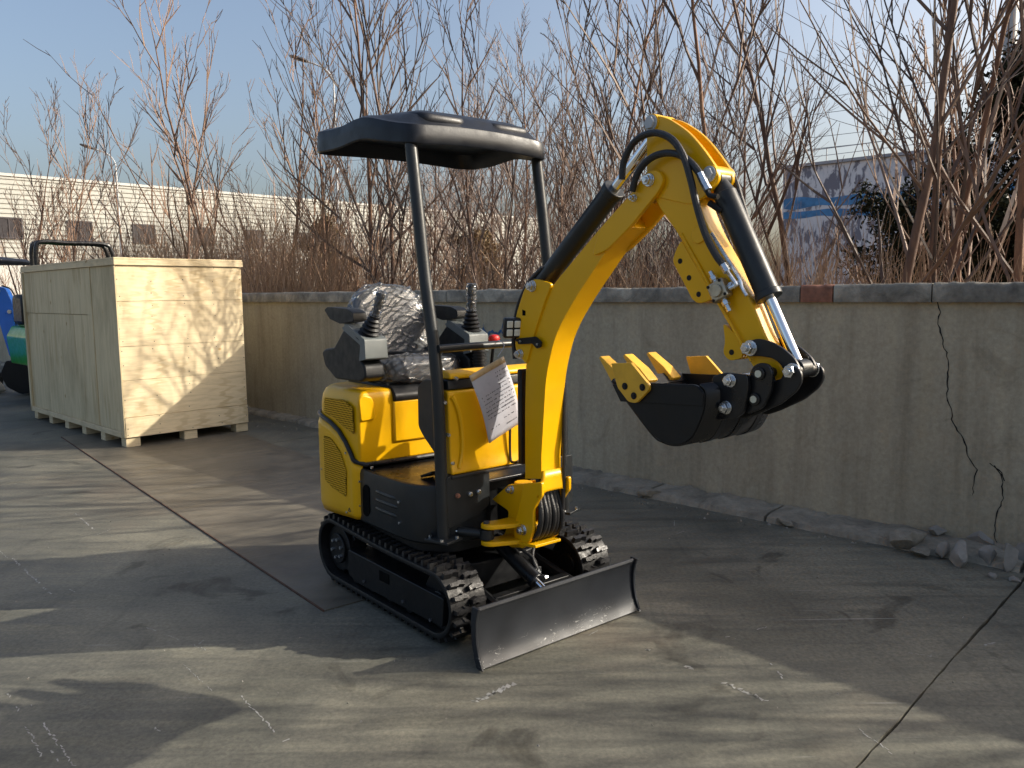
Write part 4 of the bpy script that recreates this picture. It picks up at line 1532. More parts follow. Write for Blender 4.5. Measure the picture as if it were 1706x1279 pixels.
# front plate with three small lamps, right of the post
m = MB()
fp = fillet([(-0.352, 0.703), (-0.118, 0.700), (-0.120, 0.542), (-0.179, 0.502), (-0.357, 0.471)], 0.012)
m.prism(fp, 0.448, 0.458, 'x')
m.build('front_plate', 'charcoal_paint', ex, bevel=0.002)
for k, (y, z) in enumerate([(-0.300, 0.613), (-0.231, 0.609), (-0.184, 0.612)]):
    m = MB()
    m.cyl((0.457, y, z), (0.468, y, z), 0.011, 14)
    m.cyl((0.468, y, z), (0.474, y, z), 0.0075, 12)
    m.build('switch', 'zinc' if k else 'brick_red', ex, bevel=0.001)
m = MB()
fp = [(0.13, 0.50), (0.40, 0.46), (0.40, 0.70), (0.13, 0.70)]
m.prism(fp, 0.448, 0.458, 'x')
m.build('front_plate', 'charcoal_paint', ex, bevel=0.002)
m = MB()
m.box((0.435, 0, 0.697), (0.06, 0.66, 0.014))
m.build('cowl_ledge', 'charcoal_paint', ex, bevel=0.003)

# ------------------------------------------------------------------ yellow engine cover under the seat
PLAN = [(-0.150, -0.446), (-0.30, -0.456), (-0.455, -0.460), (-0.545, -0.445), (-0.620, -0.395), (-0.675, -0.31), (-0.712, -0.18), (-0.725, 0.0)]
plan = [Vector((x, y, 0)) for x, y in PLAN]
half = smooth_path(plan, 5)
full = half + [Vector((p.x, -p.y, 0)) for p in half[-2::-1]]


def inset(path, d):
    res = []
    n_ = len(path)
    for i, p in enumerate(path):
        a, b2 = path[max(0, i - 1)], path[min(n_ - 1, i + 1)]
        t = (b2 - a).normalized()
        nrm = Vector((t.y, -t.x, 0))     # points outwards for this winding?
        if nrm.dot(p - Vector((-0.40, 0, 0))) < 0:
            nrm = -nrm
        q = p - nrm * d
        if i in (0, n_ - 1):
            q = Vector((p.x, p.y - math.copysign(d, p.y), 0))
        res.append(q)
    return res


m = MB()
rings = []
for d, z in ((0.0, 0.672), (0.0, 0.80), (0.002, 0.94), (0.010, 0.985), (0.024, 1.012), (0.045, 1.026), (0.075, 1.030)):
    r_ = inset(full, d)
    fx = -d * 0.5
    ring = [Vector((p.x + (fx if i in (0, len(r_) - 1) else 0), p.y, z)) for i, p in enumerate(r_)]
    rings.append(ring)
m.loft(rings)
body = m.build('engine_cover', 'yellow_paint', ex, angle=42, bevel=0.010)
# raised pad on the cover's front corner and step under the seat
m = MB()
m.prism(fillet([(-0.447, 0.993), (-0.423, 1.014), (-0.378, 1.004), (-0.362, 0.973), (-0.355, 0.890), (-0.438, 0.884)], 0.015), -0.152, -0.140, 'x')
m.build('pressed_pad', 'yellow_paint', body, bevel=0.006)
m = MB()
m.box((-0.148, -0.09, 0.865), (0.022, 0.33, 0.21))
m.build('pressed_pad', 'yellow_paint', body, bevel=0.010)
# lower side cover with arched top
LOWX = [(-0.156, 0.672), (-0.185, 0.685), (-0.215, 0.722), (-0.26, 0.772), (-0.32, 0.818), (-0.40, 0.852), (-0.50, 0.872), (-0.60, 0.880), (-0.80, 0.882)]


def arch(x):
    for (a, za), (b2, zb) in zip(LOWX[:-1], LOWX[1:]):
        if b2 <= x <= a:
            t = (a - x) / (a - b2)
            return za + (zb - za) * t
    return LOWX[0][1] if x > -0.2 else LOWX[-1][1]


out = inset(full, -0.014)
for s in (-1, 1):
    hp_ = [p for p in out if p.x <= -0.14 and (p.y <= 0.001 if s == -1 else p.y >= -0.001)]
    if s == 1:
        hp_ = hp_[::-1]
    dense = smooth_path(hp_, 3)
    m = MB()
    NV = 12
    vs = []
    for i, p in enumerate(dense):
        zt = arch(p.x)
        zb = 0.398 - 0.02 * max(0, min(1, (-0.2 - p.x) / 0.4))
        c = Vector((-0.40, 0, 0))
        nrm = (p - c)
        nrm.z = 0
        nrm.normalize()
        for k in range(NV + 1):
            t = k / NV
            edge = min(t, 1 - t)
            off = -0.012 * max(0, 1 - edge / 0.07) ** 2
            vs.append((p.x + nrm.x * off, p.y + nrm.y * off, zb + (zt - zb) * t))
    n_ = len(dense)
    m.add(vs, [(i * (NV + 1) + k, (i + 1) * (NV + 1) + k, (i + 1) * (NV + 1) + k + 1, i * (NV + 1) + k + 1) for i in range(n_ - 1) for k in range(NV)])
    lc = m.build('side_cover', 'yellow_paint', ex, solid=0.010, angle=50)
    if s == -1:
        LOWCOVER = lc
    m = MB()
    tp = [Vector((p.x, p.y - s * 0.004, arch(p.x) + 0.006)) for p in dense]
    tp = [Vector((-0.139, s * 0.30, 0.670)), Vector((-0.139, s * 0.42, 0.672))] + tp[1:]
    m.tube(tp, 0.0115, 8)
    m.build('trim_strip', 'black_satin', ex)
m = MB()
m.tube([(-0.139, -0.31, 0.670), (-0.139, 0.31, 0.664)], 0.0115, 8)
m.build('trim_strip', 'black_satin', ex)


def side_y(x, off):
    src = out if off else full
    best = None
    for a, b2 in zip(src[:-1], src[1:]):
        if a.y < 0 and min(a.x, b2.x) <= x <= max(a.x, b2.x) and abs(a.x - b2.x) > 1e-6:
            t = (x - a.x) / (b2.x - a.x)
            best = a.y + (b2.y - a.y) * t
            break
    return best if best is not None else -0.45


def inside(pt, poly):
    x, z = pt
    c = False
    for i in range(len(poly)):
        (x1, z1), (x2, z2) = poly[i - 1], poly[i]
        if (z1 > z) != (z2 > z) and x < (x2 - x1) * (z - z1) / (z2 - z1) + x1:
            c = not c
    return c


def grille(poly, off, parent):
    poly = fillet(poly, 0.012, 4)
    xs, zs = [p[0] for p in poly], [p[1] for p in poly]
    # dark backing
    m = MB()
    vs = [(x, side_y(x, off) - 0.0075, z) for x, z in poly]
    m.add(vs, [tuple(range(len(vs)))])
    m.build('grille_backing', 'void', parent, fix=False, angle=0)
    m = MB()
    P = 0.0125
    j = 0
    z = min(zs)
    while z <= max(zs):
        x = min(xs) + (P / 2 if j % 2 else 0)
        while x <= max(xs):
            if inside((x, z), poly):
                o_, i_ = [], []
                for k in range(6):
                    a = R(30 + 60 * k)
                    o_.append((x + P * 0.58 * math.cos(a), z + P * 0.58 * math.sin(a)))
                    i_.append((x + P * 0.36 * math.cos(a), z + P * 0.36 * math.sin(a)))
                vv = [(q[0], side_y(q[0], off) - 0.0095, q[1]) for q in o_ + i_]
                m.add(vv, [(k, (k + 1) % 6, 6 + (k + 1) % 6, 6 + k) for k in range(6)])
            x += P
        z += P * 0.866
        j += 1
    m.build('grille', 'yellow_paint', parent, fix=False, angle=0)


grille([(-0.463, 0.976), (-0.254, 0.984), (-0.183, 0.950), (-0.180, 0.821), (-0.264, 0.846), (-0.377, 0.887), (-0.470, 0.895)], 0, body)
grille([(-0.459, 0.782), (-0.379, 0.781), (-0.286, 0.721), (-0.236, 0.629), (-0.245, 0.500), (-0.379, 0.524), (-0.464, 0.552)], 1, LOWCOVER)
for (x, z) in [(-0.508, 0.598), (-0.242, 0.721), (-0.250, 0.422)]:
    m = MB()
    yv = side_y(x, 1)
    m.cyl((x, yv + 0.002, z), (x, yv - 0.009, z), 0.006, 10)
    m.build('bolt', 'zinc', LOWCOVER)
# warning triangle near the cover's lower corner
(tx_, tz_), = [(-0.224, 0.437)]
m = MB()
for k in range(3):
    a0, a1 = R(90 + 120 * k), R(210 + 120 * k)
    yv = side_y(tx_, 1) - 0.0062
    p0 = (tx_ + 0.012 * math.cos(a0), yv, tz_ + 0.012 * math.sin(a0))
    p1 = (tx_ + 0.012 * math.cos(a1), yv, tz_ + 0.012 * math.sin(a1))
    m.cyl(p0, p1, 0.0017, 5)
m.build('warning_triangle', 'ink', LOWCOVER)

# ------------------------------------------------------------------ seat
def superell(c, ax, e1, e2, nu, nv, tilt=0.0, wrinkle=0.0, seed=0.0, shape=None):
    m = MB()
    rot = Matrix.Rotation(tilt, 3, 'Y')

    def sp_(v, e):
        return math.copysign(abs(v) ** e, v)

    def f(a, b2):
        th, ph = -math.pi + 2 * math.pi * a, -math.pi / 2 + math.pi * b2
        p = Vector((ax[0] * sp_(math.cos(ph), e1) * sp_(math.cos(th), e2), ax[1] * sp_(math.cos(ph), e1) * sp_(math.sin(th), e2), ax[2] * sp_(math.sin(ph), e1)))
        if shape:
            p = shape(p)
        if wrinkle:
            w = 0.0
            for kk, (dx, dy, dz, fr_) in enumerate(((0.3, 1.0, 0.5, 26), (0.2, -0.8, 1.0, 21), (1.0, 0.4, -0.5, 31))):
                ph_ = (p.x * dx + p.y * dy + p.z * dz) * fr_ + 3.2 * noise.noise(p * 4 + Vector((seed, kk, 0)))
                mk = max(0.0, noise.noise(p * 3.5 + Vector((kk * 5.0, seed, 2.0))) + 0.25)
                w += (1 - abs(math.sin(ph_))) ** 4 * mk * 1.6
            p = p + p.normalized() * wrinkle * w
        return Vector(c) + rot @ p
    m.grid(f, nu, nv)
    return m


def back_shape(p):
    k = (p.z + 0.24) / 0.48
    p.y *= 1.06 - 0.16 * k * k
    p.x += 0.10 * (p.y ** 2) / 0.05 * 0.22      # wings curl forward
    return p


m = superell((-0.595, -0.005, 1.300), (0.055, 0.225, 0.240), 0.6, 0.6, 40, 26, R(-12), shape=back_shape)
bk_o = m.build('seat_back', 'seat_vinyl', ex, angle=60)
m = superell((-0.595, -0.005, 1.302), (0.068, 0.240, 0.254), 0.6, 0.6, 110, 70, R(-12), 0.012, 3.0, back_shape)
m.build('plastic_cover', 'plastic_film', bk_o, angle=75)
m = superell((-0.405, -0.005, 1.095), (0.225, 0.225, 0.065), 0.5, 0.45, 40, 20, R(-4))
cu_o = m.build('seat_cushion', 'seat_vinyl', ex, angle=60)
m = superell((-0.400, -0.005, 1.095), (0.243, 0.240, 0.080), 0.5, 0.45, 110, 60, R(-4), 0.016, 8.0)
m.build('plastic_cover', 'plastic_film', cu_o, angle=75)
m = MB()
m.prism(fillet([(-0.62, 0.95), (-0.62, 1.045), (-0.17, 1.04), (-0.13, 1.0), (-0.13, 0.97), (-0.17, 0.95)], 0.02), -0.25, 0.25, 'y')
m.build('seat_base', 'black_paint', ex, bevel=0.006)
m = MB()
m.tube(smooth_path([(-0.52, -0.20, 1.17), (-0.40, -0.12, 1.185), (-0.30, 0.03, 1.185), (-0.36, 0.16, 1.18), (-0.50, 0.22, 1.16)], 6), 0.011, 8)
m.build('seat_belt', 'black_paint', ex)

# ------------------------------------------------------------------ consoles with joysticks
CON = fillet([(-0.582, 1.198), (-0.546, 1.218), (-0.444, 1.229), (-0.333, 1.324), (-0.154, 1.260), (-0.177, 1.181), (-0.131, 1.155), (-0.123, 1.097), (-0.178, 1.073), (-0.436, 1.070), (-0.553, 1.130)], 0.016, 3)
TOPC = [(-0.340, 1.333), (-0.288, 1.352), (-0.112, 1.283), (-0.106, 1.188), (-0.172, 1.176), (-0.155, 1.255), (-0.316, 1.319)]
for s in (-1, 1):
    m = MB()
    yo_ = 0.0 if s == -1 else -0.10          # the left console sits closer in
    y0, y1 = s * 0.415 + yo_, s * 0.305 + yo_
    m.prism(CON, min(y0, y1), max(y0, y1), 'y')
    co = m.build('console', 'console_dark', ex, bevel=0.008)
    m = MB()
    y0, y1 = s * 0.421 + yo_, s * 0.298 + yo_
    m.prism(fillet(TOPC, 0.008, 3), min(y0, y1), max(y0, y1), 'y')
    m.build('console_cap', 'console_grey', co, bevel=0.010)
    jb = [(-0.183, 1.280)][0]
    jt = [(-0.079, 1.509)][0]
    base = Vector((jb[0], s * 0.362 + yo_, jb[1]))
    tipv = Vector((jt[0], s * 0.335, jt[1])) if s == -1 else Vector((base.x + 0.02, s * 0.355 + yo_, base.z + 0.27))
    d = (tipv - base).normalized()
    m = MB()
    pts, rad = [], []
    for k in range(13):
        t = k / 12
        pts.append(base + d * (0.125 * t))
        rad.append((0.064 - 0.034 * t) * (1.0 if k % 2 == 0 else 0.78))
    m.tube(pts, rad, 18)
    m.build('joystick_boot', 'rubber', co, angle=20)
    m = MB()
    gp = [base + d * 0.11, base + d * 0.14, base + d * 0.18, base + d * 0.23, tipv - d * 0.012, tipv]
    m.tube(gp, [0.014, 0.017, 0.020, 0.021, 0.022, 0.013], 14)
    gr = m.build('joystick', 'console_dark', co, angle=50)
    m = MB()
    gq = smooth_path(gp, 7)
    nq = len(gq)
    m.tube(gq, [0.026 + 0.007 * noise.noise((k * 0.9, s * 3.0, 1.0)) for k in range(nq)], 22)
    for k, v in enumerate(m.v):
        w = noise.noise(Vector(v) * 55) * 0.004
        m.v[k] = (v[0] + w, v[1] + w, v[2])
    m.build('plastic_sleeve', 'plastic_film', gr, angle=75)
    # armrest on a short stalk
    ar = fillet([(-0.566, 1.419), (-0.530, 1.435), (-0.317, 1.427), (-0.257, 1.407), (-0.254, 1.366), (-0.398, 1.351), (-0.508, 1.373)], 0.010, 3)
    m = MB()
    m.prism(ar, min(s * 0.40, s * 0.325) + yo_, max(s * 0.40, s * 0.325) + yo_, 'y')
    m.build('armrest', 'console_dark', co, bevel=0.008)
    m = MB()
    (ax_, az_), = [(-0.367, 1.346)]
    m.cyl((ax_, s * 0.362 + yo_, az_ - 0.04), (ax_, s * 0.362 + yo_, az_ + 0.02), 0.030, 14, 0.024)
    m.build('armrest_stalk', 'console_grey', co)
m = MB()
for k in range(9):
    zz = 1.06 + k * 0.016
    m.cyl((-0.10, 0.25, zz), (-0.10, 0.25, zz + 0.008), 0.040, 16)
    m.cyl((-0.10, 0.25, zz + 0.008), (-0.10, 0.25, zz + 0.016), 0.032, 16)
m.build('lever_boot', 'rubber', ex)
rk = [(-0.161, 0.400, 1.250), (-0.225, 0.400, 1.001)]
m = MB()
m.cyl(Vector(rk[1]) - Vector((0, 0, 0.1)), rk[0], 0.009, 8)
m.build('lever_rod', 'black_paint', ex)
m = superell(rk[0], (0.030, 0.030, 0.024), 0.8, 0.8, 18, 12)
m.build('red_knob', 'red_plastic', ex, angle=60)

# ------------------------------------------------------------------ front cowl
m = MB()
prof = fillet([(0.345, 0.704), (0.452, 0.704), (0.438, 0.76), (0.432, 0.90), (0.428, 1.075), (0.345, 1.075)], [0, 0.012, 0.06, 0.02, 0.02, 0])
m.prism(prof, -0.318, 0.318, 'y')
cw = m.build('front_cowl', 'yellow_paint', ex, bevel=0.010)
m = MB()
m.prism(fillet([(0.348, 1.078), (0.425, 1.078), (0.418, 1.122), (0.348, 1.122)], 0.008), -0.312, 0.312, 'y')
m.build('cowl_band', 'charcoal_paint', cw, bevel=0.003)
m = MB()
m.prism(fillet([(0.29, 1.122), (0.34, 1.124), (0.430, 1.124), (0.424, 1.148), (0.38, 1.162), (0.29, 1.152)], 0.012), -0.305, 0.305, 'y')
m.build('cowl_top', 'yellow_paint', cw, bevel=0.006)
# pressed groove near the cowl's left border
m = MB()
m.tube(smooth_path([(0.432, -0.300, 1.05), (0.434, -0.282, 1.02), (0.436, -0.262, 0.96), (0.438, -0.252, 0.88), (0.440, -0.256, 0.80), (0.446, -0.278, 0.73)], 5), 0.011, 8)
m.build('pressed_ridge', 'yellow_paint', cw)
for y, z in [(-0.281, 1.128), (-0.343, 1.028), (-0.328, 0.884), (-0.308, 0.756)]:
    m = MB()
    m.cyl((0.428, y, z), (0.447, y, z), 0.008, 10)
    m.build('bolt', 'zinc', cw)
for s in (-1, 1):
    m = MB()
    m.prism(fillet([(0.211, 1.081), (0.267, 1.115), (0.406, 1.126), (0.392, 0.749), (0.342, 0.787), (0.247, 0.856), (0.208, 0.895)], 0.02), min(s * 0.335, s * 0.321), max(s * 0.335, s * 0.321), 'y')
    m.build('cowl_side', 'charcoal_paint', cw, bevel=0.004)
# pedal assembly on the floor
m = MB()
m.box((0.24, -0.285, 0.672), (0.10, 0.07, 0.012), (0, -0.35, 0))
m.tube([(0.22, -0.25, 0.65), (0.24, -0.25, 0.72), (0.30, -0.25, 0.74)], 0.008, 8)
m.build('pedal', 'black_paint', ex, bevel=0.003)

# ------------------------------------------------------------------ canopy
PT = [(0.245, 2.150), (0.292, 1.85), (0.335, 1.56), (0.398, 1.24), (0.420, 1.0), (0.428, 0.75), (0.437, 0.42)]
for s in (-1, 1):
    m = MB()
    m.tube(smooth_path([(x, s * 0.362, z) for x, z in PT], 5), 0.0275, 16)
    po = m.build('canopy_post', 'charcoal_paint', ex)
    m = MB()
    m.box((0.437, s * 0.362, 0.424), (0.13, 0.11, 0.012), (0, 0, 0.3))
    m.build('post_foot', 'charcoal_paint', po, bevel=0.002)
    for dx, dy in ((-0.045, -0.04), (0.045, -0.04), (0.045, 0.04), (-0.045, 0.04)):
        m = MB()
        m.tube([(0.437 + dx, s * 0.362 + dy, 0.43), (0.437 + dx, s * 0.362 + dy, 0.44)], 0.008, 6)
        m.build('bolt', 'zinc', po)
m = MB()
hb = [(0.425, -0.337, 1.261), (0.425, 0.062, 1.265)]
m.tube([(hb[0][0], -0.362, hb[0][2]), (hb[0][0] + 0.01, -0.18, hb[0][2] + 0.003), (0.425, 0.0, hb[0][2] + 0.004), (0.415, 0.362, hb[0][2])], 0.0175, 14)
m.build('grab_rail', 'charcoal_paint', ex)

CP = fillet([(-0.490, -0.474), (0.05, -0.455), (0.295, -0.385), (0.315, 0.372), (0.05, 0.452), (-0.470, 0.470)], [0.08, 0.22, 0.05, 0.05, 0.22, 0.09], 8)
# resample evenly
def resample(poly, n):
    P = [Vector((p[0], p[1])) for p in poly]
    L_ = [0]
    for i in range(len(P)):
        L_.append(L_[-1] + (P[(i + 1) % len(P)] - P[i]).length)
    res = []
    j = 0
    for k in range(n):
        s = L_[-1] * k / n
        while L_[j + 1] < s:
            j += 1
        t = (s - L_[j]) / max(1e-9, L_[j + 1] - L_[j])
        res.append(P[j].lerp(P[(j + 1) % len(P)], t))
    return res


CPR = resample(CP, 96)
CC = Vector((-0.06, 0.0))


def rim(p):
    """height of the skirt's lower edge: drops at the back, arches up between"""
    x, y = p
    z = 2.192 - 0.055 * (x + 0.455) / 0.785
    z += 0.030 * math.exp(-((x + 0.02) / 0.17) ** 2) * min(1, abs(y) / 0.4)
    z += 0.016 * (1 - min(1, abs(y) / 0.36) ** 2) * (1 if x > 0.2 else 0.6)
    return z


def skirt_h(p):
    x = p[0]
    return 0.100 - 0.022 * max(0, min(1, (x + 0.455) / 0.785)) + 0.012 * math.exp(-((x - 0.02) / 0.22) ** 2)


def cring(sc, fz):
    return [Vector((CC.x + (p.x - CC.x) * sc, CC.y + (p.y - CC.y) * sc, fz(p))) for p in CPR]


def top_z(q, base):
    """dome with two lengthwise raised pads and a notch between them"""
    u, v = (q.x + 0.06) / 0.40, q.y / 0.47
    z = base
    return z


m = MB()
rings = [cring(0.93, lambda p: rim(p) + skirt_h(p) * 0.72), cring(0.955, lambda p: rim(p) + 0.02), cring(0.985, lambda p: rim(p) - 0.002), cring(1.0, lambda p: rim(p) + 0.004),
         cring(0.997, lambda p: rim(p) + skirt_h(p) * 0.5), cring(0.991, lambda p: rim(p) + skirt_h(p) * 0.92), cring(0.985, lambda p: rim(p) + skirt_h(p) * 0.985), cring(0.972, lambda p: rim(p) + skirt_h(p)), cring(0.92, lambda p: rim(p) + skirt_h(p) + 0.012),
         cring(0.84, lambda p: 0.4 * (rim(p) + skirt_h(p)) + 0.6 * 2.285 + 0.018), cring(0.70, lambda p: 0.15 * (rim(p) + skirt_h(p)) + 0.85 * 2.300 + 0.022), cring(0.45, lambda p: 2.330), cring(0.2, lambda p: 2.334)]
m.loft(rings, False)
n_ = len(CPR)
m.f.append(tuple(range((len(rings) - 1) * n_, len(rings) * n_)))
m.f.append(tuple(range(n_)))
cn = m.build('canopy_roof', 'canopy_plastic', ex, angle=50)
for s in (-1, 1):
    m = superell((-0.055, s * 0.19, 2.282), (0.325, 0.140, 0.044), 0.55, 0.35, 48, 18, R(4))
    m.build('roof_pad', 'canopy_plastic', cn, angle=60)

# ------------------------------------------------------------------ swing bracket
for s in (-1, 1):
    m = MB()
    m.prism(fillet([(0.404, 0.544), (0.526, 0.637), (0.631, 0.659), (0.631, 0.369), (0.542, 0.347), (0.477, 0.360), (0.518, 0.460), (0.523, 0.514)], 0.010), min(s * 0.064, s * 0.046), max(s * 0.064, s * 0.046), 'y')
    m.build('swing_bracket_plate', 'yellow_paint', ex, bevel=0.003)
m = MB()
m.cyl((0.555, 0, 0.37), (0.555, 0, 0.645), 0.042, 22)
m.build('swing_post', 'yellow_paint', ex, bevel=0.004)
m = MB()
m.box((0.49, 0, 0.50), (0.14, 0.09, 0.20))
m.build('swing_mount', 'black_paint', ex, bevel=0.004)
for z in (0.478, 0.402):
    m = MB()
    m.prism(fillet([(0.535, -0.235), (0.585, -0.225), (0.640, -0.10), (0.640, -0.045), (0.530, -0.045), (0.530, -0.14), (0.508, -0.20)], 0.022), z - 0.010, z + 0.010, 'z')
    m.build('swing_clevis', 'yellow_paint', ex, bevel=0.004)
m = MB()
m.cyl((0.545, -0.205, 0.385), (0.545, -0.205, 0.498), 0.014, 14)
m.build('clevis_pin', 'lamp_dark', ex)
m = MB()
m.cyl((0.545, -0.205, 0.418), (0.545, -0.205, 0.462), 0.032, 20)
m.cyl((0.53, -0.215, 0.44), (0.44, -0.285, 0.445), 0.020, 14)
m.build('rod_eye', 'charcoal_paint', ex, bevel=0.003)
m = MB()
m.cyl((0.47, -0.262, 0.443), (0.32, -0.375, 0.452), 0.0125, 14)
m.build('swing_rod', 'chrome', ex)
BASE = [(0.660, 0.669), (0.779, 0.696), (0.779, 0.636), (0.747, 0.600), (0.723, 0.564), (0.722, 0.478), (0.698, 0.416), (0.644, 0.370), (0.594, 0.391), (0.587, 0.458), (0.622, 0.548)]
for s in (-1, 1):
    m = MB()
    m.prism(fillet(BASE, 0.012), min(s * 0.088, s * 0.070), max(s * 0.088, s * 0.070), 'y')
    m.build('boom_foot_plate', 'yellow_paint', ex, bevel=0.004)
m = MB()
m.prism(fillet([(0.60, 0.385), (0.745, 0.400), (0.745, 0.413), (0.60, 0.398)], 0.003), -0.095, 0.055, 'y')
m.build('foot_base_plate', 'yellow_paint', ex, bevel=0.003)
# flared web across the front above the hoses
m = MB()
vs = []
for x, hw, z in ((0.752, 0.056, 0.735), (0.754, 0.062, 0.70), (0.756, 0.086, 0.655), (0.757, 0.089, 0.625)):
    for k in range(9):
        t = k / 8
        zz = z + (0.020 * (1 - (2 * t - 1) ** 4) if z < 0.63 else 0)
        vs.append((x, -hw + 2 * hw * t, zz))
m.add(vs, [(i * 9 + k, i * 9 + k + 1, (i + 1) * 9 + k + 1, (i + 1) * 9 + k) for i in range(3) for k in range(8)])
m.build('boom_web', 'yellow_paint', ex, solid=0.012, angle=40)
rng = random.Random(2)
for k in range(6):
    y = -0.052 + 0.021 * k
    m = MB()
    m.tube(smooth_path([(0.70, y * 0.7, 0.72), (0.722, y, 0.62), (0.742 + 0.008 * (k % 2), y * 1.1, 0.53), (0.715, y * 1.2, 0.44), (0.62, y * 1.3, 0.40)], 6), 0.0125, 10)
    m.build('boom_hose', 'hose_rubber', ex)
(px_, pz_), = [(0.656, 0.461)]
nut(px_, pz_, -0.088, -1, 0.019, h=0.02)
m = MB()
m.cyl((px_, -0.07, pz_), (px_, 0.10, pz_), 0.024, 18)
m.build('boom_foot_pin', 'yellow_paint', ex)
(px_, pz_), = [(0.548, 0.619)]
nut(px_, pz_, -0.064, -1, 0.016, h=0.018)

# ------------------------------------------------------------------ boom
BOOM = [(0.743, 0.700), (0.744, 0.805), (0.774, 1.121), (0.793, 1.201), (0.831, 1.308), (0.882, 1.386), (0.963, 1.483), (1.137, 1.664), (1.240, 1.733), (1.185, 1.800), (1.233, 1.842), (1.086, 1.734), (0.821, 1.525), (0.753, 1.446), (0.694, 1.331), (0.649, 1.213), (0.644, 1.111), (0.639, 1.002), (0.635, 0.681)]
m = MB()
m.prism(fillet(BOOM, [0.0, 0.02, 0.03, 0.06, 0.06, 0.06, 0.06, 0.05, 0.004, 0.004, 0.004, 0.05, 0.05, 0.08, 0.08, 0.05, 0.03, 0.03, 0.0], 5), -0.056, 0.056, 'y')
bo = m.build('boom', 'yellow_paint', ex, bevel=0.005, angle=40)
EAR = [(0.585, 1.255), (0.591, 1.393), (0.608, 1.433), (0.649, 1.510), (0.681, 1.545), (0.728, 1.554), (0.825, 1.533), (0.780, 1.459), (0.722, 1.345), (0.677, 1.236), (0.657, 1.188)]
TIP = [(1.096, 1.731), (1.245, 1.840), (1.333, 1.924), (1.386, 1.920), (1.410, 1.882), (1.387, 1.847), (1.252, 1.732), (1.134, 1.652), (1.054, 1.633)]
for s in (-1, 1):
    m = MB()
    m.prism(fillet(EAR, 0.02), min(s * 0.066, s * 0.050), max(s * 0.066, s * 0.050), 'y')
    m.build('cylinder_ear', 'yellow_paint', bo, bevel=0.003)
    m = MB()
    m.prism(fillet(TIP, 0.03), min(s * 0.066, s * 0.047), max(s * 0.066, s * 0.047), 'y')
    m.build('boom_tip_plate', 'yellow_paint', bo, bevel=0.003)
sl_ = [(0.638, 1.425), (0.658, 1.420), (0.658, 1.400), (0.638, 1.400)]
m = MB()
m.prism(sl_, -0.0675, -0.064, 'y')
m.build('slot', 'void', bo)
# guard tube and loop behind the boom
gt = [(0.603, -0.045, 1.162), (0.594, -0.045, 0.737)]
m = MB()
m.box(((gt[0][0] + gt[1][0]) / 2 - 0.012, -0.02, (gt[0][2] + gt[1][2]) / 2), (0.030, 0.05, gt[0][2] - gt[1][2]))
m.build('hose_guard', 'black_paint', ex, bevel=0.005)
lp_ = [(0.453, 0.010, 0.948), (0.450, 0.010, 0.745), (0.476, 0.010, 0.721), (0.511, 0.010, 0.732)]
m = MB()
m.tube(smooth_path(lp_, 5), 0.006, 8)
m.build('thin_hose', 'hose_rubber', ex)
lw = [(0.764, 0.060, 1.109), (0.763, 0.060, 0.792), (0.754, 0.060, 0.576), (0.746, 0.060, 0.465)]
m = MB()
m.tube(smooth_path(lw, 6), 0.009, 8)
m.build('thin_hose', 'hose_rubber', ex)
for (x, z), yv, r_ in zip([(0.705, 1.524), (1.345, 1.889), (0.622, 1.233), (1.275, 1.833)], (-0.066, -0.066, -0.066, -0.066), (0.019, 0.018, 0.016, 0.010)):
    nut(x, z, yv, -1, r_, bo, h=0.020)
    m = MB()
    m.cyl((x, -0.075, z), (x, 0.075, z), r_ * 1.2, 16)
    m.build('pin', 'zinc', bo)
# boom cylinder on top of the boom
a = Vector((0.690, 0.0, 1.530))
e_ = Vector((1.345, 0.0, 2.086))
d = (e_ - a).normalized()
m = MB()
m.cyl(a + d * 0.015, a + d * 0.535, 0.0415, 26)
m.cyl(a + d * 0.525, a + d * 0.555, 0.046, 26)
cyb = m.build('boom_cylinder', 'charcoal_paint', ex, bevel=0.004)
m = MB()
m.cyl(a - Vector((0, 0.04, 0)), a + Vector((0, 0.04, 0)), 0.030, 18)
m.build('cylinder_eye', 'charcoal_paint', cyb, bevel=0.003)
m = MB()
m.cyl(a + d * 0.55, e_ - d * 0.02, 0.020, 20)
m.build('boom_rod', 'chrome', ex)
m = MB()
m.tube(smooth_path([(0.540, -0.030, 1.205), (0.534, -0.030, 1.312), (0.560, -0.030, 1.418), (0.594, -0.030, 1.484), (0.651, -0.030, 1.548), (0.733, -0.030, 1.602)], 6), 0.011, 8)
m.build('cylinder_hose', 'hose_rubber', ex)

# work lamp on its bracket
lc_ = [(0.600, -0.071, 1.347)][0]
lp0 = Vector((lc_[0], lc_[1], lc_[2]))
m = MB()
rot = Matrix.Rotation(R(-22), 3, 'Z') @ Matrix.Rotation(R(10), 3, 'Y')
m.box(lp0, (0.036, 0.116, 0.088), rot)
wl = m.build('work_lamp', 'black_satin', ex, bevel=0.008)
for i in range(3):
    for j in range(2):
        m = MB()
        c = lp0 + rot @ Vector((0.018, -0.034 + 0.034 * i, -0.0185 + 0.037 * j))
        m.box(c, (0.006, 0.027, 0.030), rot)
        m.build('lamp_lens', 'lens', wl, bevel=0.004)
m = MB()
for k in range(5):
    c = lp0 + rot @ Vector((-0.024, -0.04 + 0.02 * k, 0))
    m.box(c, (0.02, 0.004, 0.066), rot)
m.build('cooling_fins', 'black_satin', wl)
m = MB()
m.prism(fillet([(0.609, 1.300), (0.732, 1.313), (0.770, 1.292), (0.766, 1.271), (0.739, 1.262), (0.712, 1.282), (0.617, 1.275)], 0.006), -0.076, -0.069, 'y')
br_ = m.build('lamp_bracket', 'black_paint', ex, bevel=0.001)
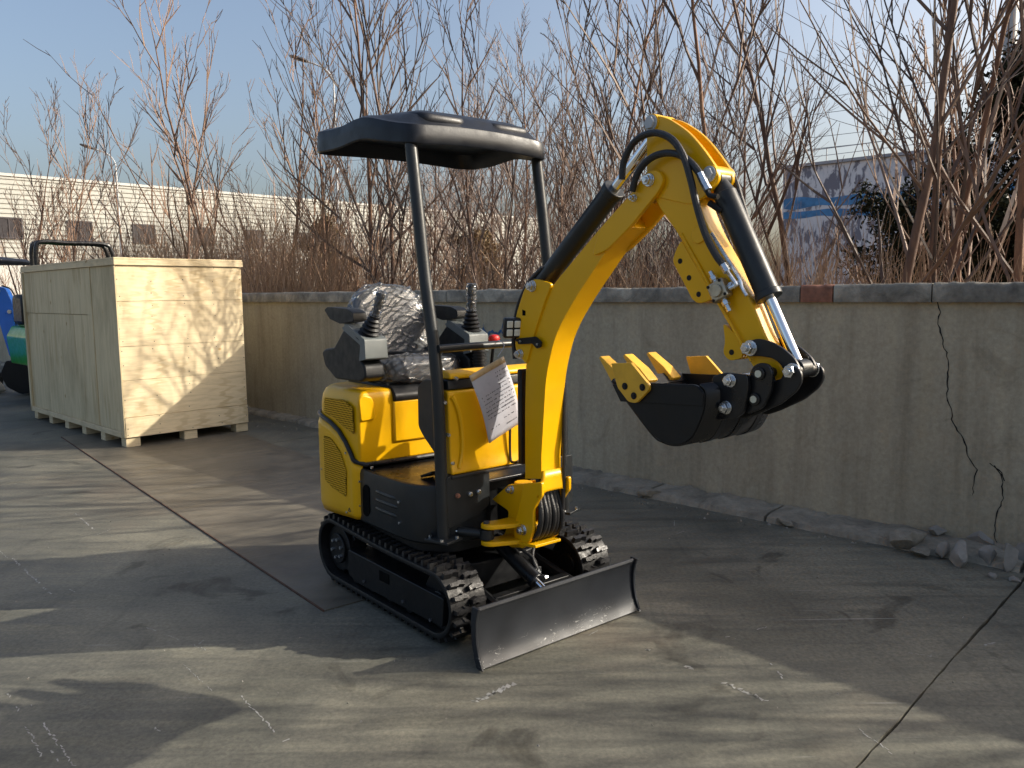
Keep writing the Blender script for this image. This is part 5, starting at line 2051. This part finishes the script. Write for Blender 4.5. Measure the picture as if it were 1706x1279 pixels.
for (x, z) in [(0.636, 1.289), (0.746, 1.281)]:
    m = MB()
    m.cyl((x, -0.075, z), (x, -0.081, z), 0.005, 8)
    m.build('bolt', 'zinc', br_)
m = MB()
m.tube([lp0 + rot @ Vector((0, 0, -0.035)), lp0 + rot @ Vector((0.0, 0.0, -0.055)), Vector(([(0.625, 1.288)][0][0], -0.072, [(0.625, 1.288)][0][1]))], 0.006, 8)
m.build('lamp_stalk', 'black_paint', wl)

# ------------------------------------------------------------------ dipper arm
ARM = [(1.309, 1.981), (1.310, 1.922), (1.354, 1.810), (1.448, 1.705), (1.620, 1.449), (1.740, 1.276), (1.773, 1.234), (1.819, 1.203), (1.872, 1.219), (1.878, 1.234), (1.810, 1.345), (1.749, 1.467), (1.585, 1.700), (1.541, 1.795), (1.507, 1.879)]
m = MB()
m.prism(fillet(ARM, [0, 0.03, 0.05, 0.03, 0.05, 0.02, 0.02, 0.03, 0.02, 0.02, 0.04, 0.05, 0.05, 0.03, 0], 4), -0.043, 0.043, 'y')
for k, v in enumerate(m.v):            # the arm narrows towards the bucket
    t = max(0.0, min(1.0, (1.72 - v[2]) / 0.45))
    m.v[k] = (v[0], v[1] * (1 - 0.32 * t), v[2])
am = m.build('dipper_arm', 'yellow_paint', ex, bevel=0.005, angle=40)
HEAD = [(1.339, 2.118), (1.312, 2.104), (1.314, 1.922), (1.351, 1.833), (1.512, 1.788), (1.566, 1.809), (1.605, 1.836), (1.628, 1.865), (1.618, 1.897), (1.563, 1.968), (1.497, 2.037), (1.407, 2.096)]
for s in (-1, 1):
    m = MB()
    m.prism(fillet(HEAD, [0.02, 0.02, 0.01, 0.03, 0.03, 0.02, 0.02, 0.02, 0.03, 0.06, 0.06, 0.05], 5), min(s * 0.047, s * 0.030), max(s * 0.047, s * 0.030), 'y')
    m.build('head_plate', 'yellow_paint', am, bevel=0.003)
for poly, hol in (([(1.464, 1.676), (1.438, 1.637), (1.425, 1.602), (1.455, 1.557), (1.491, 1.504), (1.515, 1.465), (1.546, 1.452), (1.596, 1.465), (1.602, 1.491), (1.520, 1.595)], [(1.461, 1.601), (1.501, 1.542), (1.543, 1.485)]),
                  ([(1.644, 1.390), (1.655, 1.326), (1.646, 1.287), (1.673, 1.262), (1.725, 1.275), (1.721, 1.333)], [(1.682, 1.292)])):
    m = MB()
    m.prism(fillet(poly, 0.016), -0.034, 0.034, 'y')
    tb = m.build('thumb_bracket', 'yellow_paint', am, bevel=0.003)
    for (x, z) in hol:
        m = MB()
        m.cyl((x, -0.0355, z), (x, 0.0355, z), 0.0095, 16)
        m.build('pin_hole', 'crack_dark', tb)
# weld line strips along the arm's box
for (q0, q1), yv in (([(1.459, 1.696), (1.753, 1.267)], -0.044),):
    m = MB()
    m.tube([(q0[0] + 0.012, yv, q0[1]), (q1[0] + 0.012, yv, q1[1])], 0.004, 6)
    m.build('weld_bead', 'yellow_paint', am)
(x, z), = [(1.545, 1.685)]
m = MB()
m.cyl((x, -0.0425, z), (x, -0.0465, z), 0.030, 8)
m.build('boss', 'yellow_paint', am, bevel=0.002)
for (x, z), r_ in zip([(1.337, 2.089), (1.592, 1.882)], (0.026, 0.024)):
    m = MB()
    m.cyl((x, -0.052, z), (x, 0.052, z), r_ * 1.25, 22)
    m.build('boss', 'yellow_paint', am, bevel=0.002)
    nut(x, z, -0.052, -1, r_ * 0.85, am, 'galvanised', 0.010, False, 'pin_cap')
# bucket cylinder
a = Vector((1.592, 0.0, 1.868))
e_ = Vector(([(1.914, 1.251)][0][0], 0.0, [(1.914, 1.251)][0][1]))
d = (e_ - a).normalized()
m = MB()
m.cyl(a + d * 0.055, a + d * 0.435, 0.0395, 26)
m.cyl(a + d * 0.425, a + d * 0.448, 0.044, 26)
m.tube([a - d * 0.02, a + d * 0.03, a + d * 0.06], [0.022, 0.030, 0.038], 18)
cb = m.build('bucket_cylinder', 'charcoal_paint', ex, bevel=0.003)
m = MB()
m.cyl(a - Vector((0, 0.028, 0)), a + Vector((0, 0.028, 0)), 0.032, 18)
m.build('cylinder_eye', 'charcoal_paint', cb, bevel=0.003)
m = MB()
m.cyl(a + d * 0.44, e_ - d * 0.01, 0.0175, 20)
m.build('bucket_rod', 'chrome', ex)
m = MB()
m.cyl(e_ - Vector((0, 0.030, 0)), e_ + Vector((0, 0.030, 0)), 0.030, 20)
m.build('rod_eye', 'charcoal_paint', ex, bevel=0.003)
m = MB()
m.tube([a + d * 0.10 + Vector((-0.055, -0.035, 0.01)), a + d * 0.12 + Vector((-0.02, -0.035, 0.0)), a + d * 0.12], 0.011, 10)
m.build('cylinder_elbow', 'black_paint', ex)
# hoses over the boom head
H1 = [(1.239, -0.095, 1.901), (1.250, -0.095, 1.967), (1.301, -0.095, 2.027), (1.384, -0.095, 2.043), (1.464, -0.095, 2.011), (1.516, -0.095, 1.949), (1.548, -0.095, 1.870), (1.579, -0.095, 1.769), (1.615, -0.095, 1.679), (1.657, -0.095, 1.612), (1.686, -0.095, 1.580)]
H2 = [(1.280, -0.085, 1.855), (1.305, -0.085, 1.915), (1.360, -0.085, 1.958), (1.430, -0.085, 1.969), (1.498, -0.085, 1.952), (1.544, -0.085, 1.920), (1.579, -0.085, 1.883)]
H3 = [(1.511, 0.075, 1.994), (1.552, 0.075, 1.948), (1.598, 0.075, 1.878), (1.623, 0.075, 1.815), (1.659, 0.075, 1.722), (1.674, 0.075, 1.687)]
for pp, r_ in ((H1, 0.0125), (H2, 0.0125), (H3, 0.012)):
    m = MB()
    m.tube(smooth_path(pp, 6), r_, 10)
    m.build('arm_hose', 'hose_rubber', ex)
for q0, q1 in ([(1.686, -0.095, 1.580), (1.703, -0.095, 1.557)], [(1.579, -0.085, 1.883), (1.599, -0.085, 1.848)], [(1.599, -0.085, 1.848), (1.614, -0.085, 1.825)]):
    m = MB()
    m.tube([q0, q1], 0.0135, 6)
    m.build('hose_fitting', 'zinc', ex)
m = MB()
m.tube(smooth_path([(1.604, -0.085, 1.841), (1.619, -0.085, 1.809), (1.653, -0.085, 1.800)], 4), 0.009, 8)
m.build('hose_fitting', 'black_paint', ex)
# valve block with pipes
vc = [(1.650, -0.055, 1.497)][0]
arm_an = math.atan2(ARM[11][1] - ARM[12][1], ARM[11][0] - ARM[12][0])
rot = Matrix.Rotation(-arm_an + R(8), 3, 'Y')
m = MB()
m.box((vc[0], -0.062, vc[2]), (0.066, 0.036, 0.066), rot)
vb = m.build('valve_block', 'valve_metal', ex, bevel=0.006)
m = MB()
m.cyl((vc[0], -0.078, vc[2]), (vc[0], -0.088, vc[2]), 0.022, 14)
m.build('valve_cap', 'valve_metal', vb, bevel=0.002)
for dx, dz in ((-0.025, -0.025), (0.025, -0.025), (0.025, 0.025), (-0.025, 0.025)):
    c = Vector((vc[0], -0.08, vc[2])) + rot @ Vector((dx, 0, dz))
    m = MB()
    m.cyl(c, c - Vector((0, 0.002, 0)), 0.0055, 10)
    m.build('screw_hole', 'crack_dark', vb)
for dv, ln in (((0.9, 0.3), 0.05), ((-0.55, 0.85), 0.05), ((0.5, -0.85), 0.055)):
    c = Vector((vc[0], -0.06, vc[2]))
    dd = Vector((dv[0], 0, dv[1])).normalized()
    m = MB()
    m.tube([c + dd * 0.025, c + dd * (0.025 + ln)], 0.0095, 6)
    m.tube([c + dd * 0.04, c + dd * 0.055], 0.014, 6)
    m.build('fitting', 'zinc', vb, bevel=0.001)
m = MB()
m.tube(smooth_path([(1.689, -0.075, 1.557), (1.712, -0.075, 1.530), (1.722, -0.075, 1.514), (1.699, -0.075, 1.503)], 5), 0.007, 8)
m.build('steel_pipe', 'zinc', ex)
m = MB()
m.tube(smooth_path([(1.605, -0.052, 1.687), (1.666, -0.052, 1.605), (1.719, -0.052, 1.533), (1.729, -0.052, 1.506), (1.748, -0.052, 1.479)], 5), 0.006, 8)
m.build('steel_pipe', 'zinc', ex)
m = MB()
m.tube(smooth_path([(1.751, 0.030, 1.498), (1.798, 0.030, 1.412), (1.845, 0.030, 1.306)], 4), 0.007, 8)
m.build('steel_pipe', 'yellow_paint', ex)

# ------------------------------------------------------------------ bucket linkage and coupler
HL = [(1.734, 1.309), (1.750, 1.331), (1.792, 1.343), (1.840, 1.335), (1.885, 1.315), (1.926, 1.285), (1.945, 1.251), (1.932, 1.224), (1.898, 1.229), (1.881, 1.262), (1.850, 1.283), (1.798, 1.287), (1.758, 1.283)]
for s in (-1, 1):
    m = MB()
    m.prism(fillet(HL, 0.016), min(s * 0.054, s * 0.040), max(s * 0.054, s * 0.040), 'y')
    m.build('link_arm', 'black_satin', ex, bevel=0.003)
CPL = [(1.774, 1.225), (1.789, 1.255), (1.815, 1.268), (1.845, 1.264), (1.861, 1.243), (1.866, 1.209), (1.893, 1.222), (1.901, 1.253), (1.933, 1.266), (1.958, 1.249), (1.961, 1.217), (1.944, 1.186), (1.896, 1.145), (1.811, 1.100), (1.762, 1.080), (1.730, 1.082), (1.760, 1.137)]
for s in (-1, 1):
    m = MB()
    m.prism(fillet(CPL, 0.014), min(s * 0.070, s * 0.057), max(s * 0.070, s * 0.057), 'y')
    m.build('coupler_plate', 'black_satin', ex, bevel=0.003)
CF = [(1.801, 1.233), (1.809, 1.258), (1.835, 1.271), (1.865, 1.266), (1.880, 1.242), (1.876, 1.184), (1.847, 1.126), (1.789, 1.100), (1.776, 1.142)]
for s in (-1, 1):
    m = MB()
    m.prism(fillet(CF, 0.016), min(s * 0.102, s * 0.086), max(s * 0.102, s * 0.086), 'y')
    m.build('coupler_cheek', 'black_satin', ex, bevel=0.003)
for (x, z) in [(1.836, 1.236), (1.821, 1.154)]:
    m = MB()
    m.cyl((x, -0.103, z), (x, -0.110, z), 0.020, 18)
    m.cyl((x, -0.103, z), (x, 0.108, z), 0.016, 14)
    pn = m.build('coupler_pin', 'black_satin', ex, bevel=0.002)
    m = MB()
    m.cyl((x, -0.1095, z), (x, -0.1125, z), 0.0115, 16)
    m.build('pin_face', 'cream_dot', pn)
for (x, z), yv, r_ in zip([(1.767, 1.311), (1.921, 1.246)], (-0.054, -0.054), (0.020, 0.020)):
    m = MB()
    m.cyl((x, -0.053, z), (x, 0.053, z), r_ * 1.1, 18)
    m.build('link_pin', 'black_satin', ex)
    nut(x, z, yv, -1, r_, None, 'zinc', 0.024)
    nut(x, z, -yv, 1, r_, None, 'zinc', 0.024)
# bucket ears
EB = [(1.672, 1.217), (1.719, 1.233), (1.805, 1.231), (1.810, 1.190), (1.794, 1.111), (1.768, 1.089), (1.699, 1.073), (1.665, 1.097)]
for s in (-1, 1):
    m = MB()
    m.prism(fillet(EB, 0.012), min(s * 0.125, s * 0.106), max(s * 0.125, s * 0.106), 'y')
    m.build('bucket_ear', 'black_satin', ex, bevel=0.003)
for (x, z) in [(1.744, 1.209), (1.730, 1.120)]:
    nut(x, z, -0.125, -1, 0.017, None, 'zinc', 0.018)
    m = MB()
    m.cyl((x, -0.12, z), (x, 0.12, z), 0.018, 16)
    m.build('bucket_pin', 'zinc', ex)

# ------------------------------------------------------------------ bucket
SIDE = [(1.287, 1.178), (1.479, 1.185), (1.666, 1.195), (1.699, 1.174), (1.696, 1.108), (1.655, 1.024), (1.618, 0.995), (1.573, 0.984), (1.526, 0.988), (1.481, 1.007), (1.372, 1.102)]
BW = 0.198
bk_t = None
m = MB()
sh = [SIDE[0]] + SIDE[:0:-1]
shell = [SIDE[0], SIDE[10], SIDE[9], SIDE[8], SIDE[7], SIDE[6], SIDE[5], SIDE[4], SIDE[3], (SIDE[2][0] + 0.01, SIDE[2][1])]
sp3 = smooth_path([(x, 0, z) for x, z in shell], 5)
vs = []
for p in sp3:
    vs += [(p.x, -BW + 0.004, p.z), (p.x, BW - 0.004, p.z)]
m.add(vs, [(2 * i, 2 * i + 1, 2 * i + 3, 2 * i + 2) for i in range(len(sp3) - 1)])
bk_t = m.build('bucket', 'black_satin', ex, solid=0.010, angle=40)
for s in (-1, 1):
    m = MB()
    m.prism(fillet(SIDE, [0, 0, 0.02, 0.02, 0.03, 0.02, 0.02, 0.02, 0.02, 0.03, 0.02]), min(s * BW, s * (BW - 0.010)), max(s * BW, s * (BW - 0.010)), 'y')
    m.build('bucket_side', 'black_paint', bk_t, bevel=0.002)
    m = MB()
    m.prism([(SIDE[0][0] + 0.01, SIDE[0][1] - 0.012), (SIDE[2][0], SIDE[2][1] - 0.004), (SIDE[3][0] - 0.004, SIDE[3][1] - 0.004), (SIDE[3][0] - 0.004, SIDE[3][1] - 0.045), (SIDE[0][0] + 0.05, SIDE[0][1] - 0.070)], min(s * (BW + 0.004), s * BW), max(s * (BW + 0.004), s * BW), 'y')
    m.build('side_band', 'black_paint', bk_t, bevel=0.001)
for k in (-0.085, 0.02, 0.125):
    m = MB()
    pp = [(p.x, p.z) for p in sp3[22:44]]
    po_ = [(x + 0.004, z - 0.007) for x, z in pp]
    m.prism(pp + po_[::-1], k, k + 0.03, 'y')
    m.build('wear_strip', 'black_satin', bk_t)
# lip plate and teeth
lipx, lipz = SIDE[0]
dv = Vector((SIDE[0][0] - SIDE[10][0], 0, SIDE[0][1] - SIDE[10][1])).normalized()
nv = Vector((dv.z, 0, -dv.x))
m = MB()
c = Vector((lipx, 0, lipz)) - dv * 0.02
rotm = Matrix((dv, Vector((0, 1, 0)), dv.cross(Vector((0, 1, 0))))).transposed()
m.box(c, (0.05, 2 * BW - 0.02, 0.014), rotm)
m.build('cutting_edge', 'black_paint', bk_t, bevel=0.002)
for y in (-0.142, -0.012, 0.122):
    m = MB()
    b0 = Vector((lipx, y, lipz)) - dv * 0.035
    tip = b0 + dv * 0.155
    q = dv.cross(Vector((0, 1, 0)))
    w0, w1 = Vector((0, 0.027, 0)), Vector((0, 0.024, 0))
    t0 = q * 0.021
    mid_ = b0 + dv * 0.06
    rings = [[b0 - w0 - t0, b0 + w0 - t0, b0 + w0 + t0, b0 - w0 + t0],
             [mid_ - w0 - t0, mid_ + w0 - t0, mid_ + w0 + t0, mid_ - w0 + t0],
             [tip - w1 - q * 0.004, tip + w1 - q * 0.004, tip + w1 + q * 0.006, tip - w1 + q * 0.006]]
    m.loft(rings)
    th = m.build('tooth', 'tooth_yellow', bk_t, bevel=0.003)
    m = MB()
    cc = b0 + dv * 0.085 + q * 0.0155
    m.box(cc, (0.07, 0.012, 0.012), rotm @ Matrix.Rotation(0.16, 3, 'Y'))
    m.build('tooth_rib', 'tooth_yellow', th, bevel=0.002)
    m = MB()
    m.cyl(b0 + dv * 0.02 - w0 * 1.12, b0 + dv * 0.02 + w0 * 1.12, 0.009, 12)
    m.build('tooth_pin', 'lamp_dark', th)
CUT = [(1.304, 1.243), (1.398, 1.251), (1.478, 1.182), (1.481, 1.164), (1.424, 1.112), (1.388, 1.113), (1.336, 1.159)]
HOL = [(1.372, 1.167), (1.453, 1.170), (1.414, 1.137)]
for s in (-1, 1):
    m = MB()
    m.prism(fillet(CUT, [0.002, 0.002, 0.012, 0.012, 0.012, 0.012, 0.01]), min(s * 0.2025, s * 0.216), max(s * 0.2025, s * 0.216), 'y')
    ct = m.build('side_cutter', 'tooth_yellow', bk_t, bevel=0.003)
    for x, z in HOL:
        m = MB()
        m.cyl((x, s * 0.2155, z), (x, s * 0.2185, z), 0.0125, 14)
        m.cyl((x, s * 0.2155, z), (x, s * 0.2215, z), 0.007, 6)
        m.build('cutter_bolt', 'black_paint', ct)

# ------------------------------------------------------------------ paper in a plastic sleeve hung on the grab rail
dl = bpy.data.objects.new('document', None)
COL.objects.link(dl)
dl.location = (EX_LOC.x, EX_LOC.y, 0.0065)
dl.rotation_euler = (0, 0, EX_RZ)
tag(dl, 'handwritten paper in a clear sleeve hanging beside the excavator boom', 'paper')
DP = [(-0.256, 1.141), (-0.066, 1.216), (-0.071, 0.858)]
p0, p1, p3 = (Vector((0.500, y, z)) for y, z in DP)
ux = (p1 - p0)
uy = (p3 - p0)
W_, H_ = ux.length, uy.length
ux.normalize()
uy = (uy - ux * uy.dot(ux)).normalized()
nn = Vector((1, 0, 0))


def dpt(a, b2, off=0.0):
    bend = 0.018 * math.sin(math.pi * b2) + 0.010 * (a - 0.5) ** 2 - 0.028 * b2
    return p0 + ux * (a * W_) + uy * (b2 * H_) + nn * (bend + off)


m = MB()
m.grid(lambda a, b2: dpt(a, b2), 10, 16)
m.build('sheet', 'paper', dl, solid=0.0012, angle=80)
m = MB()
m.grid(lambda a, b2: dpt(a, -0.005 + b2 * 0.085, 0.0022), 8, 2)
m.build('header_tape', 'tape', dl, solid=0.0008, angle=80)
rng = random.Random(77)
m = MB()
for row in range(15):
    b2 = 0.14 + row * 0.053
    a0, a1 = (0.62, 0.95) if row < 4 else ((0.10, 0.95) if row < 11 else (0.55, 0.9))
    if row in (11,):
        continue
    if row == 13:
        a0, a1 = 0.12, 0.4
    a = a0 + rng.uniform(0, 0.04)
    while a < a1:
        wv_ = rng.uniform(0.014, 0.030)
        if rng.random() < 0.72:
            hgt = rng.uniform(0.006, 0.013)
            for st in range(3):
                s0, s1 = rng.uniform(0, 1), rng.uniform(0, 1)
                q0 = dpt(a + wv_ * s0, b2 - hgt * rng.uniform(0, 1), 0.0014)
                q1 = dpt(a + wv_ * s1, b2 + hgt * rng.uniform(0, 1), 0.0014)
                dd = (q1 - q0)
                if dd.length < 1e-4:
                    continue
                sd = dd.normalized().cross(nn) * 0.0011
                m.add([q0 - sd, q1 - sd, q1 + sd, q0 + sd], [(0, 1, 2, 3)])
        a += wv_ * 1.35
m.build('handwriting', 'ink', dl, fix=False, angle=0)
m = MB()
m.tube(smooth_path([p1 + Vector((0, -0.03, 0)), p1 + Vector((0.01, 0.0, 0.05)), Vector((0.44, p1.y + 0.02, 1.285))], 4), 0.002, 5)
m.build('string', 'paper', dl)
